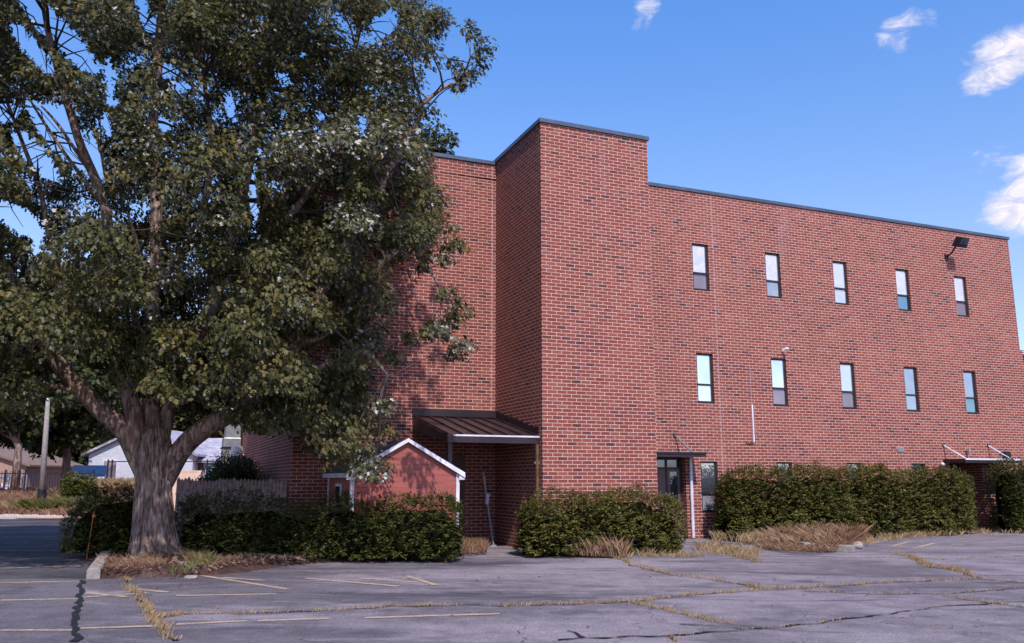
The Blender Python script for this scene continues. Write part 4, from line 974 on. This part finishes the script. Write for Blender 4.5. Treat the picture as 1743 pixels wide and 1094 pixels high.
# spray centres through the crown volume (ellipsoid about the trunk), kept where the real crown has mass
cand = R_.uniform(-1, 1, (60000, 3)); rad = np.linalg.norm(cand, axis=1); cand = cand[(rad < 1) & (rad > .30)]
ctr = np.array([-7.6, 16.9, 8.2]); ext = np.array([8.4, 4.6, 8.0]); cand = ctr + cand * ext
px = proj(cand); ok = inpoly(px, CROWN) & (cand[:, 2] > 2.0); cand = cand[ok]
cent = []
cellmin = .62
for q in cand:                                   # Poisson-like thinning
    if len(cent) > 760: break
    if cent and np.min(np.linalg.norm(np.array(cent) - q, axis=1)) < cellmin: continue
    cent.append(q)
cent = np.array(cent)
extra = [(790, 42, .2), (800, 58, .22), (816, 72, .25), (812, 96, .24), (806, 118, .2), (788, 132, .22), (770, 146, .2), (765, 104, .18), (776, 122, .2), (760, 410, .30), (775, 412, .26), (722, 432, .26), (752, 440, .22), (712, 452, .18),
         (755, 495, .30), (775, 520, .32), (735, 545, .26), (745, 560, .32), (782, 580, .28), (770, 595, .26), (722, 560, .22), (765, 540, .3), (640, 780, .34), (612, 790, .36), (632, 800, .28), (650, 730, .3), (645, 690, .3), (665, 600, .28), (690, 570, .25),
         (600, 740, .45), (570, 770, .42), (560, 700, .5), (510, 700, .5), (610, 670, .45), (535, 640, .5), (590, 600, .5), (470, 660, .4), (720, 350, .5), (735, 330, .4), (700, 400, .5), (745, 375, .35), (708, 250, .4), (715, 180, .4), (725, 90, .45), (20, 620, .6), (60, 580, .6), (-10, 560, .6), (330, 665, .45), (370, 680, .45), (410, 695, .42), (450, 705, .45), (300, 640, .42), (350, 640, .5), (480, 715, .4)]
EP = np.array([atY(x, y, 16.2 + .7 * math.sin(i * 2.1)) for i, (x, y, r) in enumerate(extra)]); ER = np.array([e[2] for e in extra])
SC = np.concatenate([cent, EP]); SR = np.concatenate([R_.uniform(.42, .84, len(cent)), ER])
cnt = np.concatenate([np.full(len(cent), 640), (ER ** 1.6 * 420).astype(int) + 40]).astype(int)
flip = R_.rand(len(SC)) < .10
glint = np.array([(445, 215), (480, 225), (240, 440), (280, 460), (215, 245), (330, 380), (640, 130), (650, 250), (450, 60), (520, 250), (600, 240), (370, 20), (120, 20), (620, 790), (755, 590), (590, 380), (200, 300), (255, 500)])
pc = proj(SC)
for gxy in glint: flip |= (np.linalg.norm(pc - gxy, axis=1) < 38)
idx = np.repeat(np.arange(len(SC)), cnt); n = len(idx)
# leaves sit in a drooping umbrella around each spray centre
dv = unit(R_.randn(n, 3)); rr = R_.rand(n) ** .45
loc = dv * rr[:, None] * SR[idx][:, None] * np.array([1.0, 1.0, .62]); loc[:, 2] -= .5 * (loc[:, 0] ** 2 + loc[:, 1] ** 2) / SR[idx]
P = SC[idx] + loc
P += np.array([.10, -.05, 0]) * rr[:, None]
# break the clumps with noise holes
hole = np.array([mn.noise(Vector(p * 1.9)) for p in P])
px = proj(P)
jit = R_.randn(n, 2) * 6
big = [(x + 0, y) for x, y in CROWN]
isx = idx >= len(cent)
keep = (hole > -.24) | isx
CR2 = [(x + (22 if x > 300 else 0), y + (14 if y > 580 else 0)) for x, y in CROWN]
keep &= inpoly(px + jit, CR2) | isx
keep &= ~in_gap(px + jit * .5)
keep &= ~((np.abs(P[:, 0] - TO[0] - .1) < 1.2) & (P[:, 2] < 3.0) & (P[:, 1] < TY + .5))
P, idx2, loc = P[keep], idx[keep], loc[keep]; n = len(P)
outw = unit(P - ctr); tip = outw * .35 + unit(loc) * .55 + np.array([.25, -.1, -.75]) + R_.randn(n, 3) * .45
nor = np.array([0, -.35, .95]) + unit(loc) * .6 + R_.randn(n, 3) * .42
fl_ = flip[idx2] & (R_.rand(n) < .62); nor[fl_] = -nor[fl_] + R_.randn(fl_.sum(), 3) * .2
leaves('crown', P - TO, tip, nor, R_.uniform(.048, .115, n), 'maple', tree)
print('maple leaves', n)
# twigs to every spray
tw = MB(); LP = np.concatenate([np.array(p) for p, r in limbs]); LR = np.concatenate([np.array(r) for p, r in limbs])
for c in SC:
    d = np.linalg.norm(LP - c, axis=1) + .6 * np.maximum(0, LP[:, 2] - c[2] + .3); i = int(np.argmin(d))
    if d[i] > 6: continue
    branchy(tw, LP[i], c + (0, 0, -.1), min(LR[i] * .6, .014 + .008 * d[i]), .006, 4, .25)
twv = np.array(tw.v); tw.v = [tuple(a) for a in (twv - TO)]
tw.build('branches', 'twig', tree)

def far_tree(name, label, base, trunk_h, ctr, ext, nclump, per, leaf, m, seed, group=None, tr=.2, clr=.9, floor=None):
    R = np.random.RandomState(seed); base = np.array(base, float); ctr = np.array(ctr, float); ext = np.array(ext, float)
    root = thing(name, label, 'tree', V3(base), 0, group)
    u = unit(R.randn(nclump, 3)) * (R.rand(nclump, 1) ** .38); c = ctr + u * ext
    if floor is not None: c = c[c[:, 2] > floor]
    t = MB(); top = ctr + (0, 0, ext[2] * .5)
    path = [base, base + (0, 0, trunk_h), ctr * .6 + (base + (0, 0, trunk_h)) * .4, top]
    t.tube(np.array(path) - base, [tr, tr * .8, tr * .5, tr * .1], 10)
    for q in c[::3]:
        a = path[1] + (path[2] - path[1]) * R.rand(); branchy(t, a - base, q - base, tr * .25, .01, 4)
    t.build('trunk', 'bark', root, smooth=True)
    n = len(c) * per; idx = np.repeat(np.arange(len(c)), per); l = unit(R.randn(n, 3)) * (R.rand(n, 1) ** .4) * clr * R.uniform(.6, 1.2, len(c))[idx][:, None]
    l[:, 2] *= .65; P = c[idx] + l
    hole = np.array([mn.noise(Vector(p * 1.0 / clr)) for p in P]); kp = hole > -.2; P, l = P[kp], l[kp]; n = len(P)
    if floor is not None: k2 = P[:, 2] > floor - .5; P, l = P[k2], l[k2]; n = len(P)
    leaves('crown', P - base, unit(l) * .6 + (0, 0, -.5) + R.randn(n, 3) * .5, np.array([0, -.3, .9]) + unit(l) * .6 + R.randn(n, 3) * .4, leaf * R.uniform(.6, 1.3, n), m, root, 'maple')
    return root
G_ = 'trees beyond the far lot'
bz = .93
far_tree('shade_tree', 'dark spreading tree behind the pale lamp pole', (atY(112, 800, 54)[0], 54, bz), 2.2, (atY(88, 700, 54)[0], 54, 7.0), (4.2, 3.4, 4.1), 210, 150, .30, 'maple2', 31, G_, .28, 1.0, 2.3)
far_tree('shade_tree', 'dark tree at the left edge of the photo over the tan house', (atY(28, 800, 47)[0], 47, bz), 2.4, (atY(-40, 650, 47)[0], 47, 7.4), (5.0, 3.2, 4.6), 190, 150, .30, 'maple2', 32, G_, .24, 1.0, 3.0)
far_tree('shade_tree', 'dark tree behind the grey-roofed house left of the brick side wall', (atY(345, 790, 72)[0], 72, bz), 3, (atY(340, 680, 72)[0], 72, 9), (7, 4, 6.0), 200, 150, .40, 'maple2', 33, G_, .3, 1.3, 4.2)
far_tree('shade_tree', 'leafy tree between the trunk and the white house', (atY(175, 790, 80)[0], 80, bz), 3, (atY(190, 620, 80)[0], 80, 12), (7.5, 4, 6.5), 200, 130, .42, 'maple2', 34, G_, .3, 1.3, 6.5)
pr = atY(745, 262, 48)
far_tree('roof_line_tree', 'small patch of tree top showing above the left roof edge', (pr[0], 48, 0), 6, (pr[0] - 1.0, 48, pr[2] - 2.6), (3.6, 3, 4.0), 130, 140, .26, 'maple2', 35, None, .3, .8)
pr = atY(1762, 640, 44)
far_tree('side_tree', 'tree at right edge of photo beyond the end of the building', (pr[0] + 1.6, 44, 0), 3, (pr[0] + 1.5, 44, 4.6), (2.6, 3, 4.4), 120, 130, .26, 'maple2', 36, None, .25, .8)

# distant wood closing the view, one mass
n = 42000; az_ = np.radians(R_.uniform(-75, 62, n)); d_ = R_.uniform(118, 140, n)
hh_ = 9 + 4.5 * np.array([mn.noise(Vector((a * 22, 3.1, 0))) for a in az_]) + 2 * np.array([mn.noise(Vector((a * 90, 1, 0))) for a in az_])
P = np.stack([np.sin(az_) * d_, np.cos(az_) * d_, R_.rand(n) ** .8 * hh_], 1)
o = leaves('distant_wood', P, R_.randn(n, 3) + (0, 0, -.5), np.array([0, -.5, .8]) + R_.randn(n, 3) * .5, R_.uniform(.9, 2.0, n), 'maple2'); tag(o, 'distant dark wood closing the view beyond the houses', 'wood', kind='stuff')

# ------------------------------------------------------------------ far left: fences, houses, pole, car
# stockade fence from the building corner
fA = loc2w(UW - .02, VW + .3); fB = np.array([-8.15, 20.9, 0]); L = np.linalg.norm(fB - fA); ang = math.atan2(fB[1] - fA[1], fB[0] - fA[0])
sf = thing('stockade_fence', 'weathered grey stockade fence with pointed pickets joining the building corner', 'fence', V3(fA), ang)
npk = int(L / .105)
for i in range(npk):
    x = i * .105; h = 1.56 + random.uniform(-.035, .03) + (.02 * math.sin(i * .5))
    MB().add([(x, 0, 0), (x + .095, 0, 0), (x + .095, .022, 0), (x, .022, 0), (x, 0, h - .06), (x + .095, 0, h - .06), (x + .095, .022, h - .06), (x, .022, h - .06), (x + .0475, 0, h), (x + .0475, .022, h)],
             [(0, 1, 2, 3), (0, 1, 5, 8, 4), (3, 2, 6, 9, 7), (0, 4, 7, 3), (1, 5, 6, 2), (4, 8, 9, 7), (5, 8, 9, 6)]).build('picket', 'greywood', sf)
f = MB(); 
for z in (.4, 1.25): f.box(0, npk * .105, -.045, -.003, z, z + .07)
f.build('rail', 'greywood', sf)
# beige panel fence
c = atY(310, 820, 34); bf = thing('beige_fence', 'flat beige board fence panel behind the maple trunk', 'fence', (c[0], 34, 0), 0)
MB().box(-1.4, .62, 0, .05, 0, 1.82).build('board_panel', 'beige', bf); MB().box(-1.42, .74, -.01, .06, 1.82, 1.88).build('cap_rail', 'beige', bf); MB().box(.62, .72, -.02, .07, 0, 1.82).build('fence_post', 'beige', bf)
# brown sloping boards by the duct
c = atY(385, 800, 30); bw = thing('wood_ramp', 'brown boarded lean-to with sloping top left of the metal duct', 'lean-to', (c[0], 30, 0), 0)
MB().extr([(-.35, 0, 0), (.6, 0, 0), (.6, 0, 2.35), (.25, 0, 2.2), (-.1, 0, 1.9), (-.35, 0, 1.5)], (0, .5, 0)).build('board_side', 'brownwood', bw)
MB().extr([(.6, -.03, 2.35), (.25, -.03, 2.2), (-.1, -.03, 1.9), (-.35, -.03, 1.5), (-.40, -.03, 1.52), (-.14, -.03, 1.95), (.22, -.03, 2.26), (.6, -.03, 2.42)], (0, .56, 0)).build('roof_edge', 'beige', bw)
# houses
def gable_house(name, label, x, y, wd, dp, ze, zp, wall_m, roof_m, base=.9, rz=0.0, wins=(), ridge_x=True, door=None):
    r = thing(name, label, 'house', (x, y, base), rz)
    if ridge_x:   # ridge parallel to x: roof slope faces the camera
        MB().extr([(0, 0, 0), (0, dp, 0), (0, dp, ze), (0, dp / 2, zp), (0, 0, ze)], (wd, 0, 0)).build('wall', wall_m, r)
        q = MB(); s = (zp - ze) / (dp / 2)
        q.extr([(-.3, -.4, ze - .4 * s + .02), (-.3, dp / 2, zp + .02), (-.3, dp / 2, zp + .16), (-.3, -.4, ze - .4 * s + .16)], (wd + .6, 0, 0))
        q.extr([(-.3, dp + .4, ze - .4 * s + .02), (-.3, dp / 2, zp + .02), (-.3, dp / 2, zp + .16), (-.3, dp + .4, ze - .4 * s + .16)], (wd + .6, 0, 0)); q.build('roof', roof_m, r)
    else:
        MB().extr([(0, 0, 0), (wd, 0, 0), (wd, 0, ze), (wd / 2, 0, zp), (0, 0, ze)], (0, dp, 0)).build('wall', wall_m, r)
        q = MB(); s = (zp - ze) / (wd / 2)
        for a in (-1, 1):
            ex = wd / 2 + a * (wd / 2 + .35)
            q.extr([(ex, -.3, ze - .35 * s + .02), (wd / 2, -.3, zp + .02), (wd / 2, -.3, zp + .16), (ex, -.3, ze - .35 * s + .16)], (0, dp + .6, 0))
        q.build('roof', roof_m, r)
    for (x0, x1, z0, z1, mm) in wins:
        f = MB(); f.box(x0 - .08, x1 + .08, -.05, -.002, z0 - .08, z1 + .08); wo_ = f.build('window', 'white', r); MB().box(x0, x1, -.07, -.052, z0, z1).build('pane', mm, wo_)
    return r
c = atY(158, 800, 51)
gable_house('white_house', 'white clapboard house behind the black gate left of the maple trunk', c[0] - .3, 51, 6.2, 7, 2.1, 3.6, 'whitesiding', 'greyroof', .9, 0, [(.95, 1.7, .6, 1.7, 'p_grey'), (4.4, 5.2, .6, 1.7, 'p_dark')], ridge_x=False)
c = atY(296, 800, 52)
gable_house('grey_roofed_house', 'low house with pale grey roof seen under the right maple limb', c[0] - 2.2, 52, 6.6, 7, 1.75, 3.1, 'whitesiding', 'greyroof', .9, 0, [(4.2, 5.0, .5, 1.4, 'p_teal'), (.8, 1.5, .5, 1.4, 'p_dark')])
MB_ = MB().box(3.55, 3.95, -.12, -.004, 0, 1.7).build('porch_post', 'door', bpy.data.objects['grey_roofed_house'])
c = atY(45, 800, 62)
gable_house('tan_house', 'tan rendered house beyond the iron fence at far left', c[0] - 11, 62, 11, 8, 1.9, 3.6, 'tan', 'brownwood', .6, 0, [(3, 4, .8, 1.6, 'p_dark'), (7.4, 8.4, .8, 1.6, 'p_dark')], ridge_x=False)

# pale lamp pole
c = atY(74, 815, 41); pz = bank_z(c[0], 41)
lp = thing('utility_pole', 'pale grey leaning pole rising into the dark trees at left', 'pole', (c[0], 41, pz))
top = atY(81, 690, 41) - np.array([c[0], 41, pz])
MB().tube([(0, 0, 0), top * .6, top * 1.06], [.14, .12, .09], 12).build('pole', 'concrete', lp, smooth=True)
MB().tube([(0, 0, 0), (0, 0, .45)], [.2, .19], 12).build('dark_base', 'ironblack', lp)
MB().tube([top * 1.06, top * 1.06 + (0, 0, .08)], [.10, .06], 12).build('pole_cap', 'galv', lp)
# black chain-link style rail fence with gate posts
def rail_fence(name, label, xs, Y, z0, h, rails, pickets=None):
    r = thing(name, label, 'fence', (xs[0], Y, z0))
    for x in xs: MB().tube([(x - xs[0], 0, -.1), (x - xs[0], 0, h + .05)], .045, 8).build('fence_post', 'ironblack', r)
    f = MB()
    for z in rails: f.box(0, xs[-1] - xs[0], -.025, .025, z - .025, z + .025)
    f.build('rail', 'ironblack', r)
    if pickets:
        f = MB(); x = .12
        while x < xs[-1] - xs[0]: f.box(x - .009, x + .009, -.01, .01, .05, h); x += pickets
        o = f.build('picket_bars', 'ironblack', r)
X = lambda px, Y: float(atY(px, 800, Y)[0])
rail_fence('gate_fence', 'black metal fence with tall double gate post behind the maple trunk', [X(183, 45), X(190, 45), X(243, 45), X(298, 45), X(352, 45), X(392, 45)], 45, .9, 1.6, [1.55, .1])
rail_fence('iron_fence', 'low black iron picket fence at far left above the garden bank', [X(-60, 44.5), X(10, 44.5), X(44, 44.5), X(110, 44.5), X(160, 44.5)], 44.5, .88, 1.1, [.95, .12], .14)
c = X(-5, 48)
wf_ = thing('white_rail_fence', 'white two-board rail fence at the left photo edge behind iron pickets', 'fence', (c, 48, .9))
for z in (.25, .6): MB().box(-3, 1.6, 0, .04, z, z + .16).build('rail', 'white', wf_)
for x in (-2.5, -.8, .5, 1.5): MB().box(x, x + .14, .045, .12, 0, .9).build('fence_post', 'white', wf_)
# blue car
cx_, cy_ = X(156, 48.5), 48.3
car = thing('parked_car', 'blue parked car half hidden beyond the gate left of the maple', 'car', (cx_, cy_, .92), 2.02)
body = [(-2.1, .35), (-2.1, .75), (-1.5, .85), (-.9, .92), (-.4, 1.38), (.9, 1.40), (1.5, .98), (2.1, .88), (2.15, .35)]
MB().extr([(x, -.85, z) for x, z in body], (0, 1.7, 0)).build('body', 'carblue', car, bevel=.05)
for yy in (-.862, .852): MB().extr([(x, yy, z) for x, z in [(-.75, .96), (-.33, 1.32), (.82, 1.33), (1.25, .98)]], (0, .01, 0)).build('side_window', 'p_dark', car)
for x in (-1.35, 1.35):
    for yy in (-.88, .68):
        wh = MB().tube([(x, yy, .33), (x, yy + .2, .33)], .33, 18).build('wheel', 'tyre', car); MB().tube([(x, yy - .012, .33), (x, yy + .0, .33)], .18, 12).build('rim', 'galv', wh)
for yy in (-.6, .6): MB().box(-2.125, -2.101, yy - .15, yy + .15, .62, .74).build('headlight', 'white', car)

# brick edging along the far lot: one stone each
e0, e1 = gnd(-70, 881.5), gnd(150, 885.5); L = np.linalg.norm(e1 - e0); ne = 46; ang = math.atan2(e1[1] - e0[1], e1[0] - e0[0])
src = MB().extr([(-.13, 0, -.02), (.13, 0, -.02), (.13, 0, .10), (.06, 0, .17), (-.06, 0, .17), (-.13, 0, .10)], (0, .16, 0)).build('edging_stone', 'edging', None, bevel=.01)
for i in range(ne):
    o = src if i == 0 else src.copy()
    if i: C.objects.link(o)
    p = e0 + (e1 - e0) * (i + .5) / ne; o.location = (p[0], p[1], 0); o.rotation_euler = (0, random.uniform(-.05, .05), ang + random.uniform(-.06, .06)); o.scale = (L / ne / .28, 1, random.uniform(.85, 1.1))
    tag(o, 'pale scalloped edging stone between far lot and garden bank', 'edging stone', 'scalloped edging stones along the garden bank')
# garden plants
def clump(name, label, px, Y, wd, n, hmin, hmax, m, cat='plant', wid=.012):
    c = atY(px[0], px[1], Y); z = bank_z(c[0], Y); a = R_.rand(n) * 6.283; r = np.sqrt(R_.rand(n)) * wd
    P = np.stack([np.cos(a) * r, np.sin(a) * r * .5, np.zeros(n)], 1); o = grass(name, P, R_.uniform(hmin, hmax, n), m, 1.2, wid, None, None)
    o.location = (c[0], Y, z); return tag(o, label, cat)
clump('grass_clump', 'yellow-green grass clump on the bank just behind the edging', (90, 872), 36.2, 1.25, 1400, .2, .5, 'greenweed')
clump('grass_clump', 'pale dry grass clump on the bank at the left photo edge', (10, 872), 36.9, 1.2, 900, .15, .42, 'straw')
clump('grass_clump', 'small pale green clump below the round bush', (125, 858), 37.3, .5, 700, .2, .45, 'greenweed')
clump('grass_clump', 'tall tan grass beside the gate left of the trunk', (200, 800), 43.2, 1.0, 900, .3, .8, 'straw')
n = 9000; xx = R_.uniform(-27, -12, n); ee = 33.6 + (-xx - 18.3) * .44; yy = ee + R_.uniform(.6, 10, n)
Q = np.stack([xx, yy, np.array([bank_z(a, b) for a, b in zip(xx, yy)])], 1); Q = tufty(Q, .9, .02)
o = grass('bank_ground_cover', Q, R_.uniform(.06, .30, len(Q)), 'rust', 1.0, .02); tag(o, 'reddish low ground cover over the garden bank', 'ground cover')
c = atY(128, 880, 36); rk = rock('rock', (133, 878), (.5, .3, .22), 'concrete', 'flat grey stone beside the yellow-green clump on the bank', sd=15, z=.15)
